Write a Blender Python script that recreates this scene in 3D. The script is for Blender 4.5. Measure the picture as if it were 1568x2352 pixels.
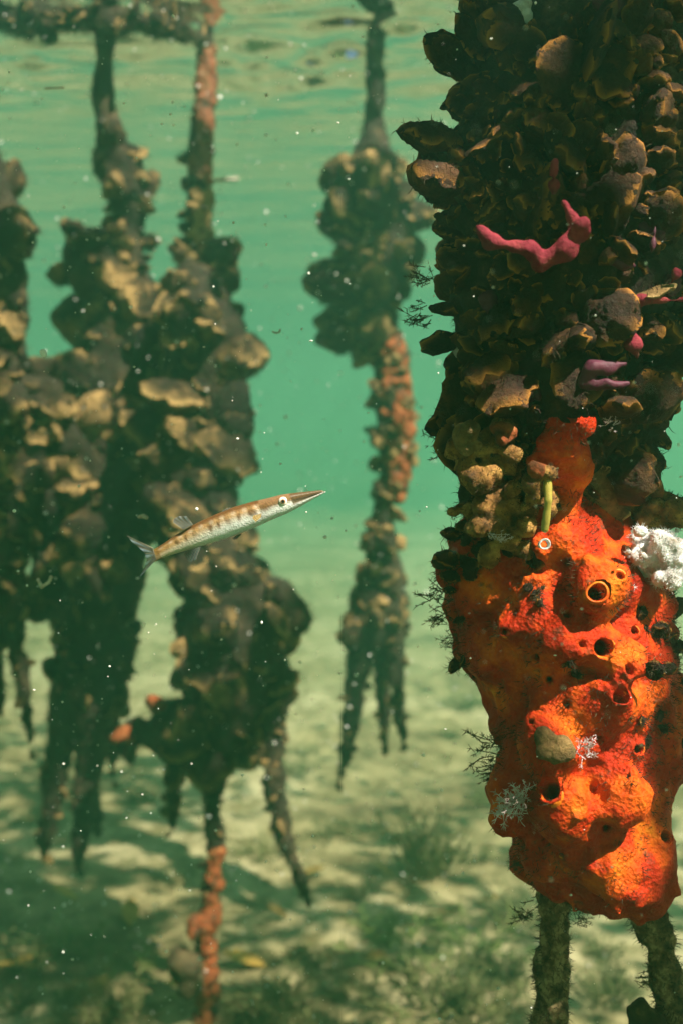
import bpy, bmesh, math, random
import numpy as np
from mathutils import Vector, Matrix, noise as mnoise
from mathutils.bvhtree import BVHTree

random.seed(7)
rng = np.random.default_rng(7)
scene = bpy.context.scene
for o in list(bpy.data.objects):
    bpy.data.objects.remove(o)
COL = scene.collection
R = math.radians

# ------------------------------------------------------------------ camera
# water surface at z = 0, camera 0.76 m under it, sand 1.81 m under it
CAM_Z, SAND_Z = -0.76, -1.81
PITCH = math.atan(176 / 2352)
cam = bpy.data.cameras.new("camera")
cam_o = bpy.data.objects.new("camera", cam)
COL.objects.link(cam_o)
cam_o.location = (0, 0, CAM_Z)
cam_o.rotation_euler = (math.pi / 2 - PITCH, 0, 0)
cam.sensor_fit = 'VERTICAL'
cam.sensor_height = 36
cam.sensor_width = 24
cam.lens = 36
cam.clip_start = 0.02
cam.clip_end = 200
cam.dof.use_dof = True
cam.dof.focus_distance = 0.635
cam.dof.aperture_fstop = 5.6
scene.camera = cam_o

# ------------------------------------------------------------------ sky, sun, exposure
SUN = Vector((0.44, -0.40, 0.80)).normalized()          # points to the sun: right, behind, high
SUN_EL = math.asin(SUN.z)
SUN_AZ = math.atan2(SUN.x, SUN.y)
world = bpy.data.worlds.new("World")
scene.world = world
world.use_nodes = True
wn = world.node_tree.nodes
sky = wn.new('ShaderNodeTexSky')
sky.sky_type = 'NISHITA'
sky.sun_disc = False
sky.sun_elevation = SUN_EL
sky.sun_rotation = SUN_AZ
wn['Background'].inputs[1].default_value = 0.05
world.node_tree.links.new(sky.outputs[0], wn['Background'].inputs[0])
sl = bpy.data.lights.new("sun", 'SUN')
sl.energy = 5.0
sl.angle = R(0.5)
sl.color = (1.0, 0.92, 0.78)
so = bpy.data.objects.new("sun", sl)
COL.objects.link(so)
so.rotation_euler = SUN.to_track_quat('Z', 'Y').to_euler()
so.location = SUN * 10

scene.view_settings.view_transform = 'Standard'
scene.view_settings.look = 'None'
scene.view_settings.exposure = 1.8
scene.view_settings.gamma = 1.0
scene.render.engine = 'CYCLES'
cy = scene.cycles
cy.use_denoising = True
cy.max_bounces = 8
cy.volume_bounces = 3
cy.diffuse_bounces = 3
cy.glossy_bounces = 3
cy.transparent_max_bounces = 12
cy.use_adaptive_sampling = True
cy.adaptive_threshold = 0.01

WATER_DENSITY = 0.19
WATER_COLOR = (0.185, 0.53, 0.375, 1)


# ------------------------------------------------------------------ helpers
def at(x, y, d):
    """photo pixel (1568 x 2352) at depth d along the view's Y axis -> world point"""
    cx, cyy = (x - 784) / 2352, -(y - 1176) / 2352
    c, s = math.cos(PITCH), math.sin(PITCH)
    wy, wz = c + cyy * s, -s + cyy * c
    k = d / wy
    return Vector((cx * k, d, CAM_Z + wz * k))


def px(d):
    return d / 2352


def tag(o, label=None, cat=None, group=None, kind=None):
    if label: o['label'] = label
    if cat: o['category'] = cat
    if group: o['group'] = group
    if kind: o['kind'] = kind
    return o


def link(name, me, parent=None, loc=(0, 0, 0)):
    o = bpy.data.objects.new(name, me)
    COL.objects.link(o)
    o.location = loc
    if parent: o.parent = parent
    return o


def mesh(name, V, F, mat=None, smooth=True):
    me = bpy.data.meshes.new(name)
    V = V.tolist() if hasattr(V, 'tolist') else V
    F = F.tolist() if hasattr(F, 'tolist') else F
    me.from_pydata(V, [], F)
    if mat: me.materials.append(mat)
    if smooth: me.polygons.foreach_set('use_smooth', [True] * len(me.polygons))
    me.update()
    return me


def empty(name, loc):
    return link(name, None, None, loc)


_perm = rng.random((64, 64, 64)).astype(np.float32)


def vnoise(P):
    """value noise in -1..1 on an (n,3) array"""
    i = np.floor(P).astype(np.int64)
    f = P - i
    f = f * f * (3 - 2 * f)
    i &= 63
    j = (i + 1) & 63
    x0, y0, z0, x1, y1, z1 = i[:, 0], i[:, 1], i[:, 2], j[:, 0], j[:, 1], j[:, 2]
    fx, fy, fz = f[:, 0], f[:, 1], f[:, 2]
    a = _perm[x0, y0, z0] * (1 - fx) + _perm[x1, y0, z0] * fx
    b = _perm[x0, y1, z0] * (1 - fx) + _perm[x1, y1, z0] * fx
    c = _perm[x0, y0, z1] * (1 - fx) + _perm[x1, y0, z1] * fx
    d = _perm[x0, y1, z1] * (1 - fx) + _perm[x1, y1, z1] * fx
    return ((a * (1 - fy) + b * fy) * (1 - fz) + (c * (1 - fy) + d * fy) * fz) * 2 - 1


class Field:
    """signed distance grid with smooth unions, meshed by surface nets"""
    def __init__(s, lo, hi, h):
        s.lo, s.h = np.array(lo, float), h
        s.n = np.ceil((np.array(hi) - s.lo) / h).astype(int) + 1
        s.D = np.full(s.n, 0.2, np.float32)

    def copy(s):
        f = Field.__new__(Field)
        f.lo, f.h, f.n, f.D = s.lo, s.h, s.n, s.D.copy()
        return f

    def _box(s, lo, hi):
        a = np.clip(np.floor((lo - s.lo) / s.h).astype(int), 0, s.n - 1)
        b = np.clip(np.ceil((hi - s.lo) / s.h).astype(int) + 1, 1, s.n)
        sl_ = tuple(slice(a[k], b[k]) for k in range(3))
        g = [s.lo[k] + s.h * np.arange(a[k], b[k]) for k in range(3)]
        return sl_, np.meshgrid(*g, indexing='ij')

    def _union(s, sl_, d, k, cut):
        D = s.D[sl_]
        if cut:
            d = -d
            h = np.clip(.5 - .5 * (D - d) / k, 0, 1)
            s.D[sl_] = D * (1 - h) + d * h + k * h * (1 - h)
        else:
            h = np.clip(.5 + .5 * (D - d) / k, 0, 1)
            s.D[sl_] = D * (1 - h) + d * h - k * h * (1 - h)

    def cone(s, a, b, ra, rb, k=0.012, cut=False):
        a, b = np.array(a), np.array(b)
        m = max(ra, rb) + 2.5 * k + 4 * s.h
        sl_, (X, Y, Z) = s._box(np.minimum(a, b) - m, np.maximum(a, b) + m)
        if X.size == 0: return
        ab = b - a
        L = ab @ ab + 1e-12
        t = np.clip(((X - a[0]) * ab[0] + (Y - a[1]) * ab[1] + (Z - a[2]) * ab[2]) / L, 0, 1)
        d = np.sqrt((X - a[0] - t * ab[0])**2 + (Y - a[1] - t * ab[1])**2 + (Z - a[2] - t * ab[2])**2) - (ra + (rb - ra) * t)
        s._union(sl_, d.astype(np.float32), k, cut)

    def blob(s, c, r, k=0.012, cut=False):
        s.cone(c, (c[0], c[1], c[2] + 1e-4), r, r, k, cut)

    def path(s, pts, k=0.012):
        for (a, ra), (b, rb) in zip(pts[:-1], pts[1:]):
            s.cone(a, b, ra, rb, min(k, .45 * min(ra, rb)))

    def roughen(s, amps):
        near = np.abs(s.D) < 0.04
        idx = np.argwhere(near)
        P = idx * s.h + s.lo
        add = np.zeros(len(P))
        for f, a in amps:
            add += a * vnoise(P * f + 11.3 * f)
        s.D[near] += add.astype(np.float32)

    def mesh(s):
        D = s.D
        ins = D < 0
        n = s.n
        cnt = np.zeros(n - 1, np.int8)
        for a in (0, 1):
            for b in (0, 1):
                for c in (0, 1):
                    cnt += ins[a:n[0] - 1 + a, b:n[1] - 1 + b, c:n[2] - 1 + c]
        act = np.argwhere((cnt > 0) & (cnt < 8))
        vid = np.full(n - 1, -1, np.int32)
        vid[tuple(act.T)] = np.arange(len(act))
        off = np.array([(a, b, c) for a in (0, 1) for b in (0, 1) for c in (0, 1)])
        val = np.stack([D[act[:, 0] + o[0], act[:, 1] + o[1], act[:, 2] + o[2]] for o in off], 1)
        S = np.zeros((len(act), 3))
        C = np.zeros(len(act))
        for i in range(8):
            for j in range(i + 1, 8):
                if np.abs(off[i] - off[j]).sum() != 1: continue
                vi, vj = val[:, i], val[:, j]
                m = (vi < 0) != (vj < 0)
                t = np.where(m, vi / np.where(m, vi - vj, 1), 0)
                S += np.where(m[:, None], off[i] + t[:, None] * (off[j] - off[i]), 0)
                C += m
        V = s.lo + s.h * (act + S / C[:, None])
        F = []
        for ax in range(3):
            u, v = (ax + 1) % 3, (ax + 2) % 3
            A = [slice(None)] * 3; B = [slice(None)] * 3
            A[ax] = slice(0, -1); B[ax] = slice(1, None)
            i0, i1 = ins[tuple(A)], ins[tuple(B)]
            e = np.argwhere(i0 != i1)
            e = e[(e[:, u] > 0) & (e[:, v] > 0) & (e[:, u] < n[u] - 1) & (e[:, v] < n[v] - 1)]
            if len(e) == 0: continue
            flip = i0[tuple(e.T)]
            q = []
            for du, dv in ((1, 1), (0, 1), (0, 0), (1, 0)):
                c = e.copy(); c[:, u] -= du; c[:, v] -= dv
                q.append(vid[tuple(c.T)])
            q = np.stack(q, 1)
            q = np.where(flip[:, None], q, q[:, ::-1])
            F.append(q)
        return V, np.concatenate(F)


# ------------------------------------------------------------------ materials
class NT:
    def __init__(s, name):
        s.m = bpy.data.materials.new(name)
        s.m.use_nodes = True
        s.t = s.m.node_tree
        s.n = s.t.nodes
        s.b = s.n['Principled BSDF']

    def new(s, kind, **kw):
        x = s.n.new('ShaderNode' + kind)
        for k, v in kw.items(): setattr(x, k, v)
        return x

    def l(s, a, b): s.t.links.new(a, b)

    def coord(s): return s.new('NewGeometry').outputs['Position']

    def noise(s, scale, detail=4, rough=.6, vec=None, dist=0):
        x = s.new('TexNoise')
        x.inputs['Scale'].default_value = scale
        x.inputs['Detail'].default_value = detail
        x.inputs['Roughness'].default_value = rough
        x.inputs['Distortion'].default_value = dist
        s.l(vec or s.coord(), x.inputs['Vector'])
        return x.outputs[0]

    def ramp(s, fac, stops):
        x = s.new('ValToRGB')
        e = x.color_ramp.elements
        while len(e) < len(stops): e.new(.5)
        for k, (p, c) in enumerate(stops):
            e[k].position = p
            e[k].color = (*c, 1)
        s.l(fac, x.inputs[0])
        return x.outputs[0]

    def mix(s, fac, a, b):
        x = s.new('MixRGB')
        for sock, v in zip(x.inputs, (fac, a, b)):
            if hasattr(v, 'node'): s.l(v, sock)
            elif isinstance(v, (int, float)): sock.default_value = v
            else: sock.default_value = (*v, 1)
        return x.outputs[0]

    def math(s, op, a, b=0.0):
        x = s.new('Math', operation=op)
        for sock, v in zip(x.inputs, (a, b)):
            if hasattr(v, 'node'): s.l(v, sock)
            else: sock.default_value = v
        return x.outputs[0]

    def bump(s, h, strength, dist):
        x = s.new('Bump')
        x.inputs['Strength'].default_value = strength
        x.inputs['Distance'].default_value = dist
        s.l(h, x.inputs['Height'])
        s.l(x.outputs[0], s.b.inputs['Normal'])

    def base(s, c):
        if hasattr(c, 'node'): s.l(c, s.b.inputs['Base Color'])
        else: s.b.inputs['Base Color'].default_value = (*c, 1)

    def rough(s, v): s.b.inputs['Roughness'].default_value = v


def simple(name, stops, scale, rough=.7, bscale=None, bstr=.5, bdist=.003, sss=0, spec=.3):
    m = NT(name)
    m.base(m.ramp(m.noise(scale, 5, .65), stops))
    m.rough(rough)
    m.b.inputs['Specular IOR Level'].default_value = spec
    if bscale: m.bump(m.noise(bscale, 5, .7), bstr, bdist)
    if sss:
        m.b.inputs['Subsurface Weight'].default_value = sss
        m.b.inputs['Subsurface Radius'].default_value = (.01, .004, .002)
        m.b.inputs['Subsurface Scale'].default_value = .5
    return m.m


def shell_material(name, dark, mid, pale, rim, scale):
    """silted oyster: dark turf and tan shell in patches, a paler new-growth rim, hue by shell"""
    m = NT(name)
    tc = m.new('TexCoord').outputs['Object']
    info = m.new('ObjectInfo')
    seed = m.math('MULTIPLY', info.outputs['Random'], 37.0)
    vm = m.new('VectorMath', operation='ADD')
    m.l(m.coord(), vm.inputs[0]); m.l(seed, vm.inputs[1])
    n1 = m.noise(scale, 6, .7, vm.outputs[0])
    shift = m.math('ADD', n1, m.math('MULTIPLY', m.math('SUBTRACT', info.outputs['Random'], .5), .22))
    c = m.ramp(shift, [(.36, dark), (.53, mid), (.70, pale)])
    at_ = m.new('Attribute', attribute_name='rim').outputs['Fac']
    n2 = m.noise(scale * 1.7, 3, .6, vm.outputs[0])
    f = m.math('MULTIPLY', m.math('POWER', at_, 10.0), m.math('GREATER_THAN', n2, .47))
    m.base(m.mix(f, c, rim))
    m.rough(.75)
    m.b.inputs['Specular IOR Level'].default_value = .25
    m.bump(m.noise(scale * 5, 5, .75), .9, .25 / scale)
    return m.m


M = {}
M['root_far'] = simple('root_bark', [(.35, (.013, .010, .006)), (.55, (.03, .02, .010)), (.75, (.13, .085, .04))], 22, .85, 90, .9, .01)
M['root_orange'] = simple('bark_orange', [(.35, (.05, .028, .014)), (.52, (.20, .055, .02)), (.7, (.20, .11, .05))], 30, .8, 70, .7, .006)
M['root_near'] = simple('near_bark', [(.35, (.010, .007, .004)), (.55, (.03, .018, .009)), (.72, (.11, .07, .035))], 60, .8, 260, 1, .004)
M['leg_near'] = simple('speckled_leg', [(.36, (.045, .028, .013)), (.5, (.18, .10, .045)), (.62, (.40, .27, .14))], 110, .8, 260, 1, .004)
M['shell_far'] = shell_material('silted_shell', (.011, .008, .004), (.030, .018, .007), (.37, .23, .085), (.52, .33, .12), 11)
M['shell_near'] = shell_material('near_shell', (.012, .006, .003), (.032, .013, .005), (.085, .036, .012), (.45, .19, .03), 48)
M['shell_pale'] = shell_material('pale_shell', (.08, .05, .02), (.28, .17, .06), (.45, .30, .13), (.6, .4, .16), 40)
M['turf_far'] = simple('turf_algae', [(.35, (.03, .022, .010)), (.65, (.10, .07, .03))], 30, .9)
M['turf_near'] = simple('near_turf', [(.35, (.015, .010, .006)), (.6, (.05, .032, .014)), (.72, (.16, .09, .035))], 60, .9)
M['orange_coat'] = simple('orange_crust', [(.38, (.06, .03, .012)), (.52, (.24, .05, .010)), (.7, (.30, .13, .04))], 50, .8, 150, .8, .004)
M['pink'] = simple('pink_sponge', [(.3, (.13, .012, .024)), (.55, (.22, .026, .040)), (.7, (.34, .06, .06))], 90, .7, 260, .8, .003, 0, .1)
M['purple'] = simple('purple_sponge', [(.3, (.05, .007, .022)), (.7, (.10, .016, .035))], 60, .6, 300, .35, .002)
M['white'] = simple('white_sponge', [(.3, (.24, .20, .15)), (.52, (.68, .67, .66))], 70, .7, 250, .7, .004, .2)
M['gold'] = simple('gold_crust', [(.34, (.05, .024, .008)), (.5, (.20, .09, .018)), (.66, (.48, .27, .07))], 70, .75, 240, .9, .003)
M['hydroid'] = simple('hydroid', [(.35, (.30, .19, .15)), (.6, (.74, .64, .68))], 90, .7)
M['dark_hydroid'] = simple('dark_hydroid', [(.3, (.03, .022, .012)), (.6, (.08, .06, .03))], 90, .8)
M['tube_yellow'] = simple('yellow_tube', [(.3, (.22, .18, .03)), (.6, (.42, .33, .06))], 60, .35, spec=.5)
M['algae'] = simple('olive_algae', [(.3, (.06, .07, .02)), (.6, (.12, .12, .04)), (.8, (.22, .19, .06))], 9, .8)
M['grass'] = simple('green_algae', [(.3, (.07, .11, .02)), (.7, (.17, .22, .05))], 6, .7)
M['litter'] = simple('leaf_litter', [(.3, (.10, .06, .02)), (.6, (.42, .26, .05))], 5, .6)
M['debris'] = simple('debris', [(.3, (.35, .25, .18)), (.6, (.7, .6, .5))], 200, .8)
M['snow'] = simple('snow', [(.3, (.7, .66, .58)), (.6, (.9, .88, .84))], 60, .8)
M['leaf'] = simple('canopy_leaf', [(.3, (.03, .06, .015)), (.7, (.08, .13, .03))], 5, .5)

m = NT('orange_sponge')
n1 = m.noise(26, 5, .6)
c = m.ramp(n1, [(.34, (.26, .010, .002)), (.50, (.44, .026, .003)), (.63, (.70, .11, .006)), (.76, (.85, .30, .02))])  # own mottling, with sunlit yellow and shaded red put into the stops
spot = m.ramp(m.noise(75, 4, .7), [(.59, (0, 0, 0)), (.70, (.75, .75, .75))])
c = m.mix(spot, c, (.10, .055, .03))
m.base(c)
m.rough(.55)
m.b.inputs['Subsurface Weight'].default_value = .0
m.b.inputs['Specular IOR Level'].default_value = .12
m.b.inputs['Subsurface Radius'].default_value = (.012, .004, .001)
m.b.inputs['Subsurface Scale'].default_value = .6
vor = m.new('TexVoronoi'); vor.inputs['Scale'].default_value = 380
m.l(m.coord(), vor.inputs['Vector'])
m.bump(m.math('ADD', m.noise(140, 5, .75), m.math('MULTIPLY', vor.outputs[0], .4)), .8, .0035)
M['sponge'] = m.m

M['lip'] = simple('osculum_lip', [(.35, (.62, .06, .004)), (.65, (.85, .26, .012))], 60, .5, 200, .4, .002)

m = NT('sand')
P = m.coord()
n1 = m.noise(1.6, 5, .6, P, .4)
n2 = m.noise(14, 5, .7, P)
c = m.ramp(n1, [(.34, (.20, .15, .06)), (.46, (.36, .30, .14)), (.60, (.54, .46, .26))])
d = m.ramp(n2, [(.38, (.35, .33, .22)), (.58, (1, 1, 1))])
x = m.new('MixRGB', blend_type='MULTIPLY'); x.inputs[0].default_value = 1
m.l(c, x.inputs[1]); m.l(d, x.inputs[2])
m.base(x.outputs[0])
m.rough(.9)
m.bump(m.noise(30, 6, .7), .8, .02)
M['sand'] = m.m

# water surface: mirror past the critical angle, clear inside it (Fresnel only)
m = NT('water_surface')
tr = m.new('BsdfTransparent')
gl = m.new('BsdfGlossy'); gl.inputs['Roughness'].default_value = .02
fr = m.new('Fresnel'); fr.inputs['IOR'].default_value = 1.33
mx = m.new('MixShader')
bp = m.new('Bump'); bp.inputs['Strength'].default_value = .5; bp.inputs['Distance'].default_value = .012
mp = m.new('Mapping'); mp.inputs['Scale'].default_value = (.7, 2.6, 1)
m.l(m.coord(), mp.inputs[0])
m.l(m.noise(5, 3, .5, mp.outputs[0]), bp.inputs['Height'])
m.l(bp.outputs[0], gl.inputs['Normal'])
m.l(fr.outputs[0], mx.inputs[0]); m.l(tr.outputs[0], mx.inputs[1]); m.l(gl.outputs[0], mx.inputs[2])
m.l(mx.outputs[0], m.n['Material Output'].inputs['Surface'])
M['water'] = m.m


# ------------------------------------------------------------------ setting: haze, surface, seabed
def grid_axis(lim, near, nstep, far_n):
    a = np.linspace(-near, near, nstep)
    k = np.linspace(0, 1, far_n + 1)[1:] ** 1.8
    return np.concatenate([-(near + (lim - near) * k)[::-1], a, near + (lim - near) * k])


def sheet(name, zf, mat, lim=36, near=4, nstep=200, far_n=50, yoff=3.0, ynear=None, ystep=None):
    xs = grid_axis(lim, near, nstep, far_n)
    ys = grid_axis(lim, ynear or near, ystep or nstep, far_n) + yoff
    X, Y = np.meshgrid(xs, ys)
    V = np.stack([X.ravel(), Y.ravel(), zf(X.ravel(), Y.ravel())], 1)
    w = len(xs)
    i, j = np.meshgrid(np.arange(w - 1), np.arange(len(ys) - 1))
    a = (j * w + i).ravel()
    F = np.stack([a, a + 1, a + w + 1, a + w], 1)
    o = link(name, mesh(name, V, F, mat))
    return tag(o, kind='structure')


def sand_z(x, y):
    x = np.atleast_1d(np.asarray(x, float)); y = np.atleast_1d(np.asarray(y, float))
    P = np.stack([x * .8, y * 1.3, x * 0 + 3.3], 1)
    Q = np.stack([x * 3, y * 5, x * 0 + 7.7], 1)
    W = np.stack([x * 11, y * 13, x * 0 + 1.7], 1)
    return SAND_Z + .045 * vnoise(P) + .018 * vnoise(Q) + .006 * vnoise(W)


def wave_z(x, y):
    P = np.stack([x * 1.1 + .3, y * 2.2, x * 0 + 2.2], 1)
    Q = np.stack([x * 3.0 + 9, y * 5.5, x * 0 + 5.1], 1)
    S3 = np.stack([x * 5 + 4, y * 13 + 1.5 * np.sin(x * 1.3), x * 0 + 9.1], 1)
    S4 = np.stack([x * 17 + 2, y * 32 + 2 * np.sin(x * 2.1), x * 0 + 4.4], 1)
    k = 0
    for rx, ry in ((-.44, 1.95), (-.27, 2.0), (.065, 2.05), (-.7, 1.85), (.2, .7)):     # ripples run out from the roots
        k = k + np.exp(-((x - rx) ** 2 / .12 + (y - ry) ** 2 / .12))
    k = np.clip(k, 0, 1)
    return .010 * vnoise(P) + .005 * vnoise(Q) + (.0022 + .009 * k) * vnoise(S3) + (.0014 + .0078 * k) * vnoise(S4)


sheet('seabed', sand_z, M['sand'])
sheet('water_surface', wave_z, M['water'], near=2.0, nstep=280, yoff=3.0, ynear=2.4, ystep=480)

bm = bmesh.new()
bmesh.ops.create_cube(bm, size=1)
me = bpy.data.meshes.new('haze'); bm.to_mesh(me); bm.free()
hz = link('haze', me)
hz.scale = (73, 73, 0.06 + 2.95)
hz.location = (0, 3.0, 0.06 - (0.06 + 2.95) / 2)
m = bpy.data.materials.new('green_water'); m.use_nodes = True
m.node_tree.nodes.clear()
pv = m.node_tree.nodes.new('ShaderNodeVolumePrincipled')
pv.inputs['Color'].default_value = WATER_COLOR
pv.inputs['Density'].default_value = WATER_DENSITY
pv.inputs['Anisotropy'].default_value = 0.35
mo = m.node_tree.nodes.new('ShaderNodeOutputMaterial')
m.node_tree.links.new(pv.outputs[0], mo.inputs['Volume'])
me.materials.append(m)
tag(hz, 'green murky lagoon water filling the whole scene', 'water', kind='stuff')


# ------------------------------------------------------------------ oyster shells
def oyster_mesh(name, seed, mat, frill=.05, round_=.8):
    r = random.Random(seed)
    NR, NA = 11, 30
    ph = [r.uniform(0, 6.28) for _ in range(8)]
    V, F, rim = [], [], []
    bend = r.uniform(-.25, .25)

    def outline(th):
        # hinge at theta = -pi/2, free margin up
        w = .5 * round_ * (1 + .08 * math.sin(2 * th + ph[0]) + .07 * math.sin(3 * th + ph[1]) + .045 * math.sin(5 * th + ph[2]) + .03 * math.sin(9 * th + ph[6]))
        l = .5 * (1 + .06 * math.sin(3 * th + ph[3]) + .05 * math.sin(5 * th + ph[4]))
        narrow = 1 - .35 * max(0, -math.sin(th)) ** 1.5
        return w * math.cos(th) * narrow, l * math.sin(th)

    def valve(sgn, depth):
        start = len(V)
        V.append((0, .5, sgn * depth)); rim.append(0)
        for i in range(1, NR + 1):
            v = i / NR
            for j in range(NA):
                th = 2 * math.pi * j / NA
                ox, oy = outline(th)
                stepf = (v * 4.5 + .3 * math.sin(3 * th + ph[5])) % 1
                z = sgn * depth * (1 - v ** 2.2) + sgn * .028 * stepf * (1 if v < .97 else 0)
                z += frill * v ** 3 * (math.sin(6 * th + ph[6]) + .6 * math.sin(11 * th + ph[7]))
                z += .05 * mnoise.noise(Vector((ox * v * 4 + seed, oy * v * 4, sgn * 3)))
                x, y = ox * v, .5 + oy * v
                x += bend * (y ** 2) * .4
                jx = .02 * mnoise.noise(Vector((x * 9, y * 9, seed + sgn)))
                V.append((x + jx, y + jx, z)); rim.append(v if sgn > 0 else v * .9)
        idx = lambda i, j: start + 1 + (i - 1) * NA + j % NA
        for j in range(NA):
            f = (start, idx(1, j), idx(1, j + 1))
            F.append(f if sgn > 0 else f[::-1])
            for i in range(1, NR):
                f = (idx(i, j), idx(i + 1, j), idx(i + 1, j + 1), idx(i, j + 1))
                F.append(f if sgn > 0 else f[::-1])
        return [idx(NR, j) for j in range(NA)]
    a = valve(1, r.uniform(.12, .2))
    b = valve(-1, r.uniform(.16, .26))
    for j in range(NA):
        k = (j + 1) % NA
        F.append((a[j], b[j], b[k], a[k]))
    me = mesh(name, V, F, mat)
    att = me.attributes.new('rim', 'FLOAT', 'POINT')
    att.data.foreach_set('value', rim)
    return me


OYF = [oyster_mesh('oyster_shell', 10 + k, M['shell_far'], .03, random.uniform(.72, 1.0)) for k in range(9)]
OYN = [oyster_mesh('oyster_shell', 40 + k, M['shell_near'], .035, random.uniform(.5, .95)) for k in range(10)]
OYP = [oyster_mesh('oyster_shell', 70 + k, M['shell_pale'], .05, random.uniform(.75, 1.0)) for k in range(3)]


def frame(ydir, zhint):
    y = ydir.normalized()
    x = y.cross(zhint)
    if x.length < 1e-4: x = y.orthogonal()
    x.normalize()
    z = x.cross(y)
    return Matrix((x, y, z)).transposed()


def place(me, root, p, ydir, zhint, size, thick=1.0, name='oyster_shell', label=None):
    o = bpy.data.objects.new(name, me)
    COL.objects.link(o)
    o.parent = root
    B = frame(ydir, zhint)
    o.location = p - root.location
    o.rotation_euler = B.to_euler()
    o.scale = (size, size, size * thick)
    if label: o['label'] = label
    return o


# ------------------------------------------------------------------ turf: thin blades sprinkled over surfaces
def fragments(root, path, meshes, n, smin, smax, t0, t1, seed, name='shell_fragments', **kw):
    """the many small broken shells between the big ones, one mesh"""
    tmp = scatter_shells(root, path, meshes, n, smin, smax, t0, t1, seed, **kw)
    return merge_shells(root, tmp, name)


def merge_shells(root, tmp, name):
    V, F, A, b = [], [], [], 0
    mat = tmp[0].data.materials[0]
    for o in tmp:
        me = o.data
        B = np.array(Matrix.LocRotScale(o.location, o.rotation_euler, o.scale))
        co = np.empty(len(me.vertices) * 3); me.vertices.foreach_get('co', co)
        V.append(co.reshape(-1, 3) @ B[:3, :3].T + B[:3, 3])
        F += [tuple(i + b for i in p.vertices) for p in me.polygons]
        a = np.empty(len(me.vertices)); me.attributes['rim'].data.foreach_get('value', a); A.append(a)
        b += len(me.vertices)
        bpy.data.objects.remove(o)
    me = mesh(name, np.concatenate(V), F, mat)
    me.attributes.new('rim', 'FLOAT', 'POINT').data.foreach_set('value', np.concatenate(A))
    o = link(name, me, root)
    o['kind'] = 'stuff'
    return o


def blades(P, N, length, width, mat, name, parent, droop=0.0, seed=0, kind='stuff'):
    """P, N arrays (world). each blade is a thin three-sided spike"""
    g = np.random.default_rng(seed)
    n = len(P)
    if n == 0: return None
    T = g.normal(size=(n, 3)); T -= (T * N).sum(1)[:, None] * N
    T /= np.linalg.norm(T, axis=1)[:, None] + 1e-9
    B = np.cross(N, T)
    L = length * g.uniform(.35, 1.25, n)[:, None]
    W = width * g.uniform(.6, 1.3, n)[:, None]
    dirn = N + .8 * g.normal(size=(n, 3)) * .6 + np.array([0, 0, -droop])
    dirn /= np.linalg.norm(dirn, axis=1)[:, None]
    base = P - N * W
    mid = P + dirn * L * .55
    tip = P + dirn * L + T * L * .25
    v = [base + T * W, base - T * W * .5 + B * W * .87, base - T * W * .5 - B * W * .87,
         mid + T * W * .7, mid - T * W * .35 + B * W * .6, mid - T * W * .35 - B * W * .6, tip]
    V = np.stack(v, 1).reshape(-1, 3)
    off = np.array(parent.location) if parent else 0
    k = (np.arange(n) * 7)[:, None]
    Q = np.concatenate([k + np.array(q) for q in ((0, 1, 4, 3), (1, 2, 5, 4), (2, 0, 3, 5))])
    Tr = np.concatenate([k + np.array(q) for q in ((3, 4, 6), (4, 5, 6), (5, 3, 6))])
    o = link(name, mesh(name, V - off, Q.tolist() + Tr.tolist(), mat, False), parent)
    if kind: o['kind'] = kind
    return o


def surf_samples(V, F, n, seed=0):
    g = np.random.default_rng(seed)
    q = F[g.integers(0, len(F), n)]
    a, b, c, d = V[q[:, 0]], V[q[:, 1]], V[q[:, 2]], V[q[:, 3]]
    N = np.cross(c - a, d - b)
    N /= np.linalg.norm(N, axis=1)[:, None] + 1e-12
    w = g.random((n, 1)); w2 = g.random((n, 1))
    P = (a * (1 - w) + b * w) * (1 - w2) + (d * (1 - w) + c * w) * w2
    return P, N


def shell_samples(shells, n, seed=0):
    g = np.random.default_rng(seed)
    P, N = [], []
    per = max(1, n // max(1, len(shells)))
    for o in shells:
        me = o.data
        B = np.array(Matrix.LocRotScale(o.location + o.parent.location, o.rotation_euler, o.scale))
        ids = g.integers(0, len(me.vertices), per)
        for i in ids:
            v = me.vertices[int(i)]
            P.append(B[:3, :3] @ np.array(v.co) + B[:3, 3])
            nn = B[:3, :3] @ np.array(v.normal)
            N.append(nn / (np.linalg.norm(nn) + 1e-9))
    return np.array(P), np.array(N)


def to_path(spec):
    """(x, y, r_px, d) list -> [(world, r)]"""
    return [(np.array(at(x, y, d)), r * px(d)) for x, y, r, d in spec]


def field_for(paths, h, pad=.035):
    lo = np.min([p - r for q in paths for p, r in q], 0) - pad
    hi = np.max([p + r for q in paths for p, r in q], 0) + pad
    return Field(lo, hi, h)


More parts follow.
